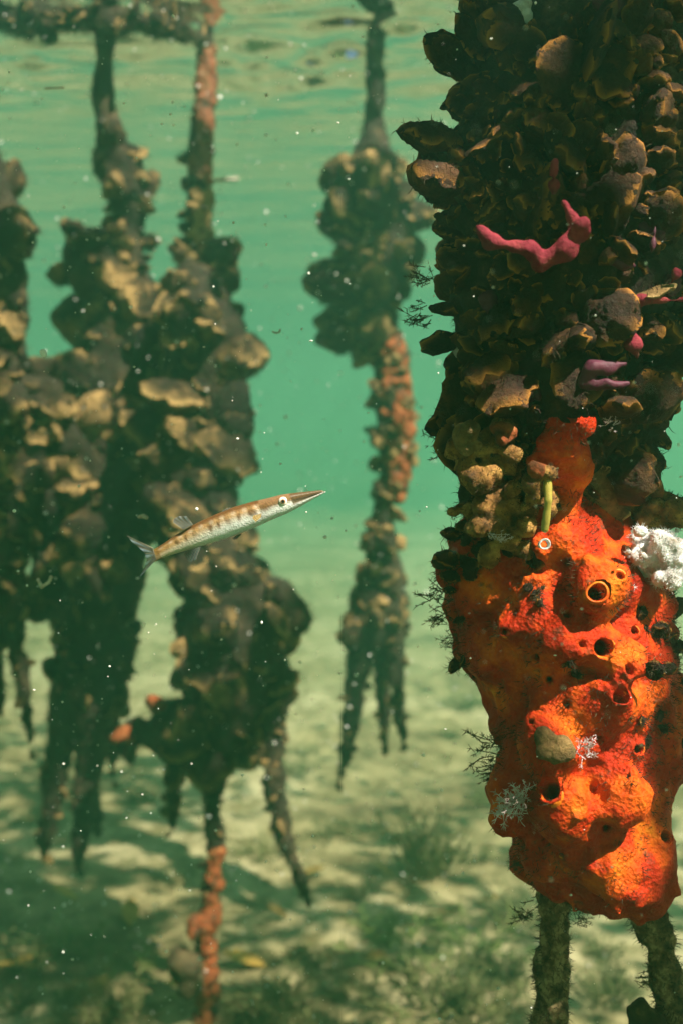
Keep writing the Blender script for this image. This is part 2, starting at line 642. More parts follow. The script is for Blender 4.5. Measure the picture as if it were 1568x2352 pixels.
def scatter_shells(root, path, meshes, n, smin, smax, t0, t1, seed, out=(.5, 1.0), vert=(-.8, .5), front=.35, sink=.25, weight=True, thick=(.8, 1.5)):
    """n shells round a path between arc parameters t0..t1 (by depth z)"""
    r = random.Random(seed)
    segs = []
    for (a, ra), (b, rb) in zip(path[:-1], path[1:]):
        L = np.linalg.norm(b - a) * ((ra + rb) if weight else 1)
        segs.append((L, a, b, ra, rb))
    segs = segs[t0:t1]
    tot = sum(s[0] for s in segs)
    made = []
    for k in range(n):
        u = (k + r.random()) / n * tot
        for L, a, b, ra, rb in segs:
            if u <= L: break
            u -= L
        t = min(1, u / L)
        c = Vector(a + (b - a) * t)
        rad = ra + (rb - ra) * t
        ax = Vector(b - a).normalized()
        ang = r.uniform(0, 2 * math.pi)
        if r.random() < front: ang = -math.pi / 2 + r.uniform(-1.5, 1.5)
        o = Vector((math.cos(ang), math.sin(ang), 0))
        tg = Vector((-o.y, o.x, 0))
        o = (o - ax * o.dot(ax)).normalized()
        size = r.uniform(smin, smax)
        yd = o * r.uniform(*out) + Vector((0, 0, 1)) * r.uniform(*vert) + tg * r.uniform(-.6, .6)
        zh = o * .7 + Vector((r.uniform(-1, 1), r.uniform(-1, 1), r.uniform(0, 1.2)))
        p = c + o * (rad - size * sink)
        made.append(place(r.choice(meshes), root, p, yd, zh, size, r.uniform(*thick)))
    return made


ROOTS = []


def build_root(label, paths, legs, h, stem_mat, shells, loc, turf=3000, turf_len=.012, turf_w=.0008, turf_mat=None, rough=((9, .010), (25, .007), (70, .004)), seed=1, group='encrusted mangrove roots hanging in the water', smooth=.015, extra=None, frag=120):
    root = empty('mangrove_root', loc)
    tag(root, label, 'mangrove root', group)
    f = field_for(paths, h)
    for p in paths: f.path(p, smooth)
    if extra: extra(f)
    f.roughen(rough)
    V, F = f.mesh()
    link('root_stem', mesh('root_stem', V - np.array(loc), F, stem_mat), root)
    for q in legs:
        fl = field_for([q], .0035)
        fl.path(q, .01)
        fl.roughen(((18, .004), (60, .005), (120, .003)))
        VL_, FL_ = fl.mesh()
        link('root_leg', mesh('root_leg', VL_ - np.array(loc), FL_, stem_mat), root)
        b0 = len(V)
        V = np.concatenate([V, VL_]); F = np.concatenate([F, FL_ + b0])
    made = []
    for k_, q in enumerate(legs):
        fragments(root, q, OYF, 14, .014, .034, 0, len(q) - 1, seed * 17 + k_, sink=.45)
    for k_, q in enumerate(paths):
        if len(q) > 4: fragments(root, q, OYF, int(frag), .025, .05, 4 if len(q) > 8 else 0, len(q), seed * 7 + k_, sink=.45)
    for (path, meshes, n, a, b, t0, t1, kw) in shells:
        made += scatter_shells(root, path, meshes, n, a, b, t0, t1, seed * 31 + len(made), **kw)
    P, N = surf_samples(V, F, turf, seed)
    if made:
        P2, N2 = shell_samples(made, turf, seed)
        P, N = np.concatenate([P, P2]), np.concatenate([N, N2])
    blades(P, N, turf_len, turf_w, turf_mat or M['turf_far'], 'algae_turf', root, .3, seed)
    return root, V, F, made


def bvh(V, F):
    return BVHTree.FromPolygons(V.tolist(), F.tolist())


def hit(tree, x, y):
    for k in range(12):
        p, n = hit1(tree, x, y)
        if p is not None: return p, n
        x += 8 if x < 1300 else -8
    return None, None


def hit1(tree, x, y):
    o = Vector(cam_o.location)
    d = (at(x, y, 1.0) - o).normalized()
    p, n, i, dist = tree.ray_cast(o, d)
    if p is None: return None, None
    if n.dot(d) > 0: n = -n
    return p, n


# ------------------------------------------------------------------ the hanging roots behind
# root A: leftmost tall root
dA = 1.95
A = to_path([(250, -10, 20, 1.98), (245, 40, 18, dA), (240, 110, 19, dA), (238, 200, 20, dA), (250, 300, 28, dA), (272, 380, 46, dA), (295, 470, 40, dA), (290, 570, 42, dA),
             (285, 660, 62, dA), (285, 760, 80, dA), (285, 880, 95, dA), (255, 1000, 105, dA), (215, 1120, 125, dA), (200, 1240, 125, dA), (215, 1360, 100, dA), (220, 1480, 88, dA), (200, 1600, 80, dA), (190, 1670, 50, dA)])
A1 = to_path([(160, 1560, 44, dA), (140, 1700, 32, dA), (118, 1830, 24, dA), (102, 1940, 17, dA), (97, 1990, 6, dA)])
A2 = to_path([(235, 1560, 48, dA), (215, 1700, 34, dA), (195, 1820, 25, dA), (184, 1930, 20, dA), (180, 2005, 7, dA)])
A3 = to_path([(255, 1560, 22, 2.05), (256, 1700, 12, 2.05), (264, 1810, 5, 2.05)])
A4 = to_path([(210, 1640, 22, 2.2), (215, 1780, 16, 2.2), (226, 1920, 7, 2.2)])
A5 = to_path([(290, 570, 35, dA), (230, 600, 68, dA - .03), (205, 625, 55, dA - .05)])
s = .05
rA, VA, FA, mA = build_root('tallest dark root left of the fish, ending in spiked legs above the sand', [A, A5], [A1, A2, A3, A4], .0055, M['root_far'],
    [(A, OYF, 10, .05, .075, 4, 7, dict(sink=.4)), (A5, OYF, 9, .05, .08, 0, 2, dict(sink=.4)), (A, OYF, 56, .06, .14, 7, 14, dict(sink=.45, thick=(1.1, 2.1))), (A, OYF, 12, .05, .075, 14, 17, dict(sink=.45))],
    at(245, 20, dA), seed=3, turf=5000)

# root B: right of A, orange bark near the surface, long thin leg reaching the sand
B = to_path([(480, 40, 13, 2.02), (474, 110, 16, 2.0), (468, 200, 20, 1.99), (462, 320, 22, 1.98), (455, 430, 27, 1.97), (450, 520, 32, 1.96), (446, 610, 38, 1.92),
             (450, 690, 66, 1.88), (480, 760, 76, 1.86), (490, 860, 72, 1.85), (455, 960, 86, 1.85), (440, 1080, 84, 1.85), (450, 1180, 88, 1.85), (490, 1270, 84, 1.84), (525, 1370, 84, 1.83), (535, 1470, 112, 1.82), (535, 1580, 112, 1.82), (535, 1670, 84, 1.82), (540, 1715, 50, 1.82)])
B1 = to_path([(505, 1640, 40, 1.82), (500, 1720, 24, 1.81), (490, 1850, 20, 1.80), (495, 1950, 22, 1.79), (484, 2060, 21, 1.78), (470, 2180, 20, 1.77), (478, 2280, 22, 1.76), (476, 2352, 20, 1.75), (470, 2460, 18, 1.74)])
B2 = to_path([(610, 1640, 44, 1.80), (628, 1720, 24, 1.78), (634, 1820, 24, 1.77), (648, 1900, 24, 1.76), (672, 1970, 15, 1.75), (700, 2050, 11, 1.74), (716, 2095, 4, 1.74)])
B3 = to_path([(455, 1620, 30, 1.84), (395, 1650, 44, 1.85), (375, 1690, 40, 1.85), (405, 1750, 30, 1.85), (402, 1790, 13, 1.85), (398, 1860, 11, 1.85), (392, 1915, 5, 1.85)])
B4 = to_path([(520, 1370, 80, 1.83), (620, 1400, 66, 1.8), (675, 1415, 50, 1.8)])
B5 = to_path([(540, 1500, 80, 1.82), (625, 1540, 50, 1.8), (640, 1600, 40, 1.8), (635, 1650, 28, 1.8)])
B6 = to_path([(375, 1690, 26, 1.85), (320, 1680, 24, 1.85), (290, 1700, 20, 1.85), (300, 1745, 8, 1.85)])
rB, VB, FB, mB = build_root('orange stemmed root directly behind the fish with one long leg reaching the sand', [B, B3[:4], B4, B5, B6], [B1, B2, B3[3:]], .0055, M['root_far'],
    [(B, OYF, 6, .03, .05, 3, 6, dict(sink=.5)), (B, OYF, 40, .06, .145, 6, 13, dict(sink=.45, thick=(1.1, 2.1))), (B, OYF, 26, .06, .125, 13, 18, dict(sink=.42, thick=(1.1, 2.1))), (B4, OYF, 8, .06, .09, 0, 2, dict(sink=.35)), (B5, OYF, 8, .05, .08, 0, 3, dict(sink=.4)),
     (B3, OYF, 5, .04, .06, 1, 3, dict(sink=.45))],
    at(475, 100, 2.0), seed=5, turf=5000)

# root C: alone in the middle, fainter in the water
dC = 2.05
C_ = to_path([(858, 40, 18, 2.07), (856, 115, 17, dC), (858, 200, 19, dC), (855, 290, 22, dC), (850, 345, 38, dC), (850, 420, 66, dC), (858, 500, 80, dC), (850, 600, 72, dC), (835, 690, 72, dC), (860, 770, 48, dC),
              (888, 830, 42, dC), (893, 910, 42, dC), (900, 990, 44, dC), (903, 1070, 36, dC), (888, 1150, 26, dC), (880, 1240, 27, dC), (882, 1320, 36, dC), (868, 1375, 60, dC), (858, 1440, 56, dC)])
C1 = to_path([(835, 1430, 40, dC), (822, 1520, 27, dC), (808, 1640, 22, dC), (790, 1740, 14, dC), (778, 1800, 5, dC)])
C2 = to_path([(880, 1440, 30, dC + .04), (878, 1560, 20, dC + .04), (881, 1660, 14, dC + .04), (884, 1730, 5, dC + .04)])
C3 = to_path([(905, 1380, 24, dC - .02), (908, 1500, 19, dC - .02), (916, 1640, 13, dC - .02), (930, 1740, 5, dC - .02)])
rC, VC, FC, mC = build_root('lone hazy root in open water between the fish and the orange sponge root', [C_], [C1, C2, C3], .0055, M['root_far'],
    [(C_, OYF, 38, .06, .115, 4, 9, dict(sink=.38, vert=(-.4, .25), thick=(.8, 1.8))), (C_, OYF, 12, .03, .05, 9, 14, dict(sink=.5)), (C_, OYF, 12, .045, .08, 15, 18, dict(sink=.4, thick=(1, 1.9)))],
    at(855, 120, dC), seed=7, turf=5000)

# root E: cut by the left edge of the frame
dE = 1.80
E = to_path([(-40, -60, 20, 1.85), (-45, 200, 25, dE), (-30, 400, 35, dE), (10, 500, 46, dE), (20, 620, 44, dE), (8, 740, 38, dE), (15, 850, 50, dE), (50, 930, 70, dE), (50, 1020, 70, dE), (10, 1100, 90, dE), (-30, 1250, 90, dE), (-20, 1380, 40, dE)])
E1 = to_path([(10, 1270, 46, dE), (25, 1400, 26, dE), (48, 1540, 20, dE), (66, 1660, 12, dE), (74, 1745, 4, dE)])
E2 = to_path([(50, 950, 50, dE), (105, 900, 40, dE), (115, 960, 44, dE), (140, 1010, 40, dE)])
E3 = to_path([(-30, 1300, 40, dE), (-20, 1450, 28, dE), (-8, 1560, 18, dE), (0, 1640, 6, dE)])
rE, VE, FE, mE = build_root('dark oyster root cut off by the left edge of the picture', [E, E2], [E1, E3], .0055, M['root_far'],
    [(E, OYF, 36, .055, .11, 2, 10, dict(sink=.42, thick=(1.1, 2.1))), (E2, OYF, 9, .05, .075, 0, 3, dict(sink=.4))], at(-40, -10, 1.85), seed=9, turf=3000)


rH = empty('mangrove_root', at(200, 40, 1.86))  # bar added in place of the dark reflections along the surface
tag(rH, 'root-shaped bar standing in for the dark surface reflections at the top left', 'mangrove root')
H = to_path([(-120, 30, 24, 1.86), (0, 38, 30, 1.86), (110, 46, 24, 1.87), (230, 44, 30, 1.88), (330, 52, 22, 1.9), (430, 70, 11, 1.95), (474, 98, 8, 1.98)])
fH = field_for([H], .004)
fH.path(H, .01)
fH.roughen(((12, .009), (30, .007), (70, .004)))
VH, FH = fH.mesh()
link('root_stem', mesh('root_stem', VH - np.array(rH.location), FH, M['root_far']), rH)
fragments(rH, H, OYF, 40, .02, .045, 0, 6, 77, sink=.4)
P, N = surf_samples(VH, FH, 2500, 5)
blades(P, N, .014, .0009, M['turf_far'], 'algae_turf', rH, .6, 5)


def coat(root, path, t0, t1, side, name, mat, n, seed, rs=(.004, .012), spread=.7, label=None):
    """lumpy crust along one side of a stem, one fused mesh"""
    r = random.Random(seed)
    segs = list(zip(path[:-1], path[1:]))[t0:t1]
    pts = []
    for k in range(n):
        (a, ra), (b, rb) = segs[r.randrange(len(segs))]
        t = r.random()
        c = a + (b - a) * t
        ang = side + r.gauss(0, spread)
        rad = ra + (rb - ra) * t
        q = r.uniform(*rs)
        pts.append((c + np.array([math.cos(ang), math.sin(ang), 0]) * (rad - q * .2), q))
    f = field_for([pts], .003, .012)
    for p, q in pts: f.blob(p, q, .004)
    f.roughen(((60, .004), (140, .0025)))
    V, F = f.mesh()
    o = link(name, mesh(name, V - np.array(root.location), F, mat), root)
    if label: o['label'] = label
    return V, F


coat(rB, B, 1, 4, -.9, 'bark_crust', M['root_orange'], 420, 3, (.004, .009), .75, 'orange red crust on the stem')
coat(rB, B, 4, 6, -.7, 'pale_crust', M['shell_pale'], 140, 4, (.005, .010), .6)
coat(rC, C_, 9, 14, -.5, 'sponge_crust', M['orange_coat'], 300, 5, (.005, .013), .75, 'dull orange sponge crust on one side')
coat(rB, B1, 3, 5, -1.0, 'sponge_crust', M['orange_coat'], 40, 6, (.006, .014), .6, 'orange sponge on the long thin leg')
coat(rB, B1, 5, 8, -1.4, 'sponge_crust', M['orange_coat'], 90, 8, (.006, .013), 1.2)


def lump(root, name, x, y, d, r, mat, seed=0, label=None, n=7, c=None):
    g = random.Random(seed)
    c = np.array(at(x, y, d)) if c is None else c; rr = r * px(d)
    f = Field(c - rr * 2.2, c + rr * 2.2, rr / 9)
    for k in range(n):
        q = c + np.array([g.uniform(-1, 1), g.uniform(-1, 1), g.uniform(-1, 1)]) * rr * .65
        f.blob(q, rr * g.uniform(.4, .75), rr * .35)
    f.roughen(((1.2 / rr, rr * .2), (3 / rr, rr * .1)))
    V, F = f.mesh()
    o = link(name, mesh(name, V - np.array(root.location), F, mat), root)
    if label: o['label'] = label
    return o


lump(rB, 'sponge_knob', 362, 1618, 1.80, 22, M['orange_coat'], 1, 'round orange knob')
lump(rB, 'sponge_knob', 288, 1692, 1.83, 26, M['orange_coat'], 2)
lump(rB, 'sponge_knob', 432, 2222, 1.74, 46, M['turf_far'], 3, 'brown ball of growth low on the long leg')
lump(rB, 'sponge_knob', 460, 2130, 1.735, 24, M['orange_coat'], 4)


# ------------------------------------------------------------------ root D: the big near root with the orange sponge
dD = 0.69


def D_(spec): return to_path([(x, y, r, d) for x, y, r, d in spec])


Dm = D_([(1420, -420, 60, .78), (1400, -150, 150, .72), (1400, 0, 190, .70), (1330, 130, 225, dD), (1320, 280, 255, dD), (1300, 400, 270, dD), (1290, 520, 255, dD), (1290, 640, 250, dD), (1290, 740, 225, dD), (1280, 840, 205, dD),
         (1275, 930, 205, dD), (1255, 1020, 185, dD), (1210, 1110, 130, dD), (1215, 1200, 150, dD)])
Dr = D_([(1500, 60, 160, .73), (1530, 250, 190, .74), (1520, 420, 150, .74), (1430, 640, 120, .72), (1420, 760, 100, .70), (1410, 880, 90, .69), (1400, 960, 90, .69), (1370, 1050, 70, .69)])
Ds = D_([(1240, 1230, 165, dD), (1270, 1340, 225, dD), (1285, 1440, 228, dD), (1315, 1530, 190, dD), (1335, 1620, 178, dD), (1340, 1720, 180, dD), (1335, 1800, 175, dD), (1345, 1880, 172, dD), (1360, 1930, 150, dD), (1368, 1965, 105, dD)])
L1 = D_([(1290, 1980, 70, dD), (1272, 2080, 34, dD), (1270, 2160, 28, dD), (1262, 2230, 36, dD), (1262, 2320, 36, dD), (1265, 2420, 34, dD), (1265, 2600, 34, dD), (1268, 2900, 16, dD)])
L2 = D_([(1430, 1960, 80, dD), (1475, 2060, 38, dD), (1505, 2150, 33, dD), (1530, 2240, 36, dD), (1545, 2340, 36, dD), (1560, 2460, 40, dD), (1580, 2700, 30, dD), (1590, 2900, 14, dD)])

rootD = empty('mangrove_root', at(1400, -60, .70))
tag(rootD, 'big near root crusted with dark oysters above and a bright orange sponge below', 'mangrove root', 'encrusted mangrove roots hanging in the water')
LD = np.array(rootD.location)


def stem_upper(path, name, h, rough, shrink=1.0, squash=True):
    f = field_for(path, h, .03)
    for p in path: f.path([(q, r * shrink) for q, r in p], .02)
    f.roughen(rough)
    return f


fU = stem_upper([Dm, Dr], 'root_stem', .0032, ((14, .012), (40, .006), (110, .0035)), .93)
VU, FU = fU.mesh()
link('root_stem', mesh('root_stem', VU - LD, FU, M['root_near']), rootD)
fL = stem_upper([L1, L2], 'root_leg', .0025, ((40, .003), (110, .003), (240, .0018)))
VL, FL = fL.mesh()
link('root_leg', mesh('root_leg', VL - LD, FL, M['leg_near']), rootD)

# oysters over the upper half
mD = scatter_shells(rootD, Dm, OYN, 60, .022, .056, 1, 12, 101, out=(.25, 1.0), vert=(-1.2, .9), front=.55, sink=.28, thick=(.45, 1.3))
fragments(rootD, Dm, OYN, 480, .008, .03, 1, 13, 105, front=.6, sink=.3, thick=(.6, 1.7))
fragments(rootD, Dr, OYN, 300, .010, .034, 0, 7, 106, front=.8, sink=.3, thick=(.6, 1.7))
mD += scatter_shells(rootD, Dr, OYN, 16, .026, .05, 0, 7, 103, front=.85, sink=.25, thick=(.45, 1.3))
treeU = bvh(VU, FU)


def shell_at(x, y, length, yd, zh, mset, thick=1.1, k=0, out=.0, label=None):
    p, n = hit(treeU, x, y)
    if p is None:
        p = at(x, y, dD - .02); n = Vector((0, -1, 0))
    d = p.y
    return place(mset[k % len(mset)], rootD, p + n * out, Vector(yd), Vector(zh), length * px(d), thick, label=label)


gd = random.Random(33)
tmp = []
for k in range(330):
    p, q = hit(treeU, gd.uniform(1040, 1566), gd.uniform(0, 1090))
    if p is None: continue
    c_ = cam_o.matrix_basis.inverted() @ p; u_ = 784 - 2352 * c_.x / c_.z; v_ = 1176 + 2352 * c_.y / c_.z
    if v_ > 870 and 1215 < u_ < 1400: continue
    yd = Vector((gd.uniform(-1, 1), -.1, gd.uniform(-1, 1))) + q * gd.uniform(.1, .9)
    big = k < 34
    o_ = place(gd.choice(OYN), rootD, p - q * .004, yd, q + Vector((gd.uniform(-.6, .6), 0, gd.uniform(-.6, .6))), gd.uniform(.024, .05) if big else gd.uniform(.008, .026), gd.uniform(.7, 1.7))
    if big and k % 2: mD.append(o_)
    else: tmp.append(o_)
merge_shells(rootD, tmp, 'shell_fragments')
mD.append(shell_at(1060, 330, 150, (-1, -.3, .1), (0, -.6, 1), OYN, 1.2, 0, label='broad oyster on the left edge with a white patch'))
mD.append(shell_at(1080, 440, 160, (-1, -.4, .25), (0, -.5, .9), OYN, 1.3, 1))
mD.append(shell_at(1090, 190, 150, (-.6, -.3, .5), (-.6, -.8, .3), OYN, 1.2, 2))
mD.append(shell_at(1120, 140, 120, (-.6, -.1, .9), (0, -1, .3), OYN, 1.2, 5))
mD.append(shell_at(1410, 470, 150, (.25, -.3, 1), (.2, -1, 0), OYN, 1.3, 3))
mD.append(shell_at(1440, 690, 110, (.8, -.5, .2), (0, -.4, 1), OYP, .6, 1, label='tan oyster with a frilled lit edge'))
mD.append(shell_at(1100, 1110, 170, (-.15, -.2, 1), (-.2, -1, .1), OYN, 1.2, 4, .004, label='upright brown oyster under the shells'))
mD.append(shell_at(1170, 1090, 130, (.15, -.3, 1), (.2, -1, .1), OYN, 1.2, 6, .004))
# two valves that gape beside the yellow tube
mD.append(shell_at(1365, 1245, 175, (.1, -.25, 1), (-.15, -1, .25), OYP, .8, 0, .012, label='large pale gaping oyster on top of the orange sponge'))

P, N = surf_samples(VU, FU, 9000, 1)
P2, N2 = shell_samples(mD, 7000, 2)
P3, N3 = surf_samples(VL, FL, 5000, 3)
blades(np.concatenate([P, P2, P3]), np.concatenate([N, N2, N3]), .0055, .00028, M['turf_near'], 'algae_turf', rootD, .2, 4)

# orange sponge
fS = field_for([Ds], .0024, .03)
fS.path([(p, r * .97) for p, r in Ds], .025)
for (x, y, r, dd) in ((1100, 1340, 70, .66), (1120, 1460, 60, .67), (1440, 1400, 90, .67), (1470, 1500, 60, .68), (1470, 1640, 70, .67), (1480, 1760, 60, .68), (1200, 1800, 60, .66),
                     (1480, 1910, 62, .67), (1245, 1985, 55, .66), (1275, 2035, 42, .67), (1480, 2010, 56, .67), (1500, 1950, 58, .66), (1460, 2045, 40, .68), (1180, 1880, 42, .66), (1085, 1400, 60, .66), (1075, 1290, 55, .67), (1120, 1500, 50, .66), (1470, 1380, 60, .65), (1290, 1480, 55, .62), (1420, 1500, 55, .62), (1260, 1700, 50, .62), (1430, 1840, 60, .62), (1300, 1850, 80, .63), (1340, 1600, 70, .63), (1360, 1350, 70, .62), (1230, 1360, 60, .63), (1400, 1980, 70, .64), (1180, 1610, 40, .66)):
    fS.blob(at(x, y, dd), r * px(dd), .010)
# the streak climbing onto the shells
for a, b in zip([(1335, 885, 10), (1315, 960, 26), (1285, 1030, 44), (1310, 1080, 40), (1250, 1075, 40), (1400, 1075, 10)], [(1315, 960, 26), (1285, 1030, 44), (1310, 1080, 40), (1270, 1230, 70), (1230, 1180, 40), (1320, 1090, 36)]):
    pa, na = hit(treeU, a[0], a[1]); pb, nb = hit(treeU, b[0], b[1])
    pa = pa or at(a[0], a[1], .63); pb = pb or at(b[0], b[1], .64)
    fS.cone(pa + Vector((0, -.010, 0)), pb + Vector((0, -.010, 0)), a[2] * px(.63), b[2] * px(.63), .012)
fS.lo = fS.lo
fS0 = fS.copy()
fS0.roughen(((16, .009), (38, .0075), (90, .0035)))
V0, F0 = fS0.mesh()
tree0 = bvh(V0, F0)
OSC = [(1368, 1362, 30, 17, .8), (1415, 1328, 22, 10, 1.2), (1380, 1487, 32, 19, 1.0), (1418, 1607, 30, 16, .7), (1268, 1820, 38, 22, 1.0), (1520, 1925, 24, 12, .8), (1235, 1508, 20, 9, .5)]
OSC += [(1160, 1450, 16, 8, .8), (1300, 1420, 18, 9, .7), (1260, 1560, 16, 8, .6), (1460, 1720, 20, 10, .8), (1220, 1660, 15, 7, .6), (1390, 1900, 16, 8, .7), (1290, 1960, 14, 7, .5), (1450, 1450, 18, 9, .9)]
HOLES = [(1297, 1292, 10), (1048, 1412, 14), (1180, 1400, 6), (1340, 1480, 9), (1450, 1540, 12), (1300, 1620, 8), (1440, 1780, 7), (1380, 1700, 10)]
fS.roughen(((16, .009), (38, .0075), (90, .0035), (190, .0018), (330, .0005)))
osc = []
for x, y, ro, ri, hgt in OSC:
    p, n = hit(tree0, x, y)
    if p is None: continue
    n = (n * .6 + (Vector(cam_o.location) - p).normalized() * .5 + Vector((0, 0, .15))).normalized()
    k = px(p.y)
    ro, ri = ro * k * 1.15, ri * k * 1.2
    top = p + n * ro * .5 * hgt
    fS.cone(p - n * ro * .6, top, ro * 1.25, ro * .78, .008)
    fS.cone(p - n * ro * 2.0, top + n * ro, ri * .8, ri, .0015, cut=True)
    osc.append((p, n, ro, ri, top))
for x, y, r in HOLES:
    p, n = hit(tree0, x, y)
    if p is None: continue
    fS.cone(p - n * .008, p + n * .006, r * px(p.y), r * px(p.y), .002, cut=True)
VS, FS = fS.mesh()
sponge = link('sponge', mesh('sponge', VS - LD, FS, M['sponge']), rootD)
sponge['label'] = 'bright orange encrusting sponge with round openings'


def lathe(prof, p, n, mat, name, parent, loc, seg=28, wob=.06, seed=0):
    g = random.Random(seed)
    ph = [g.uniform(0, 6.28) for _ in range(3)]
    B = frame(n.orthogonal(), n)
    V, F = [], []
    for i, (r, z) in enumerate(prof):
        for j in range(seg):
            th = 2 * math.pi * j / seg
            rr = r * (1 + wob * math.sin(2 * th + ph[0]) + wob * .6 * math.sin(3 * th + ph[1]))
            v = p + B @ Vector((rr * math.cos(th), rr * math.sin(th), z * (1 + wob * math.sin(th + ph[2]))))
            V.append(v - Vector(loc))
    for i in range(len(prof) - 1):
        for j in range(seg):
            k = (j + 1) % seg
            F.append((i * seg + j, i * seg + k, (i + 1) * seg + k, (i + 1) * seg + j))
    return link(name, mesh(name, [tuple(v) for v in V], F, mat), parent)


for k, (p, n, ro, ri, top) in enumerate(osc):
    t = (ro * .78 - ri) * .6
    z0 = -(ro * .9)
    lathe([(ro * 1.12, z0), (ro * .95, z0 * .5), (ri + t * 1.5, 0), (ri + t * .9, t * .9), (ri + t * .3, t * .7), (ri, 0), (ri * .92, z0), (ri * .85, z0 * 1.8)], top, n, M['lip'], 'osculum', sponge, LD, seed=k)

# dark shells and silted growth over the top and left of the sponge
gs = random.Random(12)
mS = []
for (x0, x1, y0, y1, n, a, b) in ((1030, 1100, 1190, 1330, 14, 35, 75), (1020, 1070, 1330, 1560, 10, 25, 50), (1120, 1215, 1130, 1300, 20, 35, 80), (1215, 1260, 1340, 1450, 6, 20, 38), (1290, 1330, 1490, 1550, 4, 20, 36), (1480, 1550, 1380, 1560, 9, 30, 60), (1440, 1540, 1590, 1700, 6, 25, 45)):
    for k in range(n):
        p, q = hit(tree0, gs.uniform(x0, x1), gs.uniform(y0, y1))
        if p is None: continue
        yd = Vector((gs.uniform(-1, 1), -.3, gs.uniform(-.6, 1))) + q * .35
        mS.append(place(gs.choice(OYN), rootD, p - q * .003, yd, q, gs.uniform(a, b) * px(p.y), gs.uniform(.7, 1.3)))
P, N = shell_samples(mS, 2500, 8)
blades(P, N, .0055, .00028, M['turf_near'], 'algae_turf', rootD, .2, 9)
merge_shells(rootD, mS, 'shell_fragments')

# turf and silt clinging to the sponge
P, N = surf_samples(VS, FS, 14000, 5)
w = vnoise(P * 28 + 5)
keep = (w > .25) | (N[:, 0] < -.75) & (w > -.3)
blades(P[keep], N[keep], .0045, .00028, M['turf_near'], 'silt_turf', rootD, .1, 6)


# finger sponges
def fingers(name, mat, chains, label=None, h=.0016, wob=((40, .0036), (110, .0022), (260, .0009))):
    paths = [[(np.array(p), r) for p, r in ch] for ch in chains]
    f = field_for(paths, h, .012)
    for ch in paths: f.path(ch, .006)
    f.roughen(wob)
    V, F = f.mesh()
    o = link(name, mesh(name, V - LD, F, mat), rootD)
    if label: o['label'] = label
    return o


def fpath(pts, out=.016):
    r = []
    for x, y, rad in pts:
        p, n = hit(treeU, x, y)
        dd = (p.y if p is not None else .66) - out
        dd = min(dd, .66)
        r.append((at(x, y, dd), rad * px(dd)))
    # keep depth smooth along the finger
    return r


def fflat(pts, d):
    return [(at(x, y, d + dz), rad * px(d)) for x, y, rad, dz in pts]


fingers('finger_sponge', M['pink'], [fflat([(1102, 530, 12, 0), (1125, 556, 17, 0), (1180, 566, 17, 0), (1215, 575, 20, 0), (1245, 598, 22, .004), (1300, 572, 25, 0), (1328, 532, 27, 0), (1332, 522, 24, -.004)], .565),
                                     fflat([(1328, 532, 26, 0), (1310, 495, 18, 0), (1293, 465, 16, 0)], .565)], 'pink branched finger sponge across the oysters')
fingers('finger_sponge', M['pink'], [fflat([(1272, 372, 9, 0), (1270, 400, 12, .004), (1272, 440, 9, .02)], .575)])
fingers('finger_sponge', M['pink'], [fflat([(1600, 690, 16, 0), (1530, 688, 16, 0), (1470, 690, 16, 0), (1440, 715, 18, 0), (1440, 745, 24, 0), (1455, 790, 24, 0), (1462, 825, 18, .01)], .60)], 'pink finger sponge at the right edge')
fingers('finger_sponge', M['purple'], [fflat([(1355, 850, 14, 0), (1400, 842, 13, 0), (1440, 835, 11, 0)], .60), fflat([(1355, 850, 14, 0), (1350, 880, 15, .003), (1400, 888, 12, 0), (1440, 880, 9, 0)], .60)], 'dark purple finger sponge')
fingers('finger_sponge', M['purple'], [fflat([(1505, 500, 9, 0), (1498, 550, 14, 0), (1490, 585, 10, 0)], .60)])
fingers('finger_sponge', M['purple'], [fflat([(1405, 598, 9, 0), (1435, 604, 12, 0), (1470, 612, 8, 0)], .60)])
fingers('finger_sponge', M['pink'], [fflat([(1535, 655, 14, 0), (1552, 635, 16, 0)], .60)])


def knob(x, y, r, mat, name, d=None, label=None, seed=1):
    p, n = hit(treeU, x, y)
    q = p if p is not None else at(x, y, d)
    return lump(rootD, name, x, y, q.y, r, mat, seed, label, c=np.array(q))


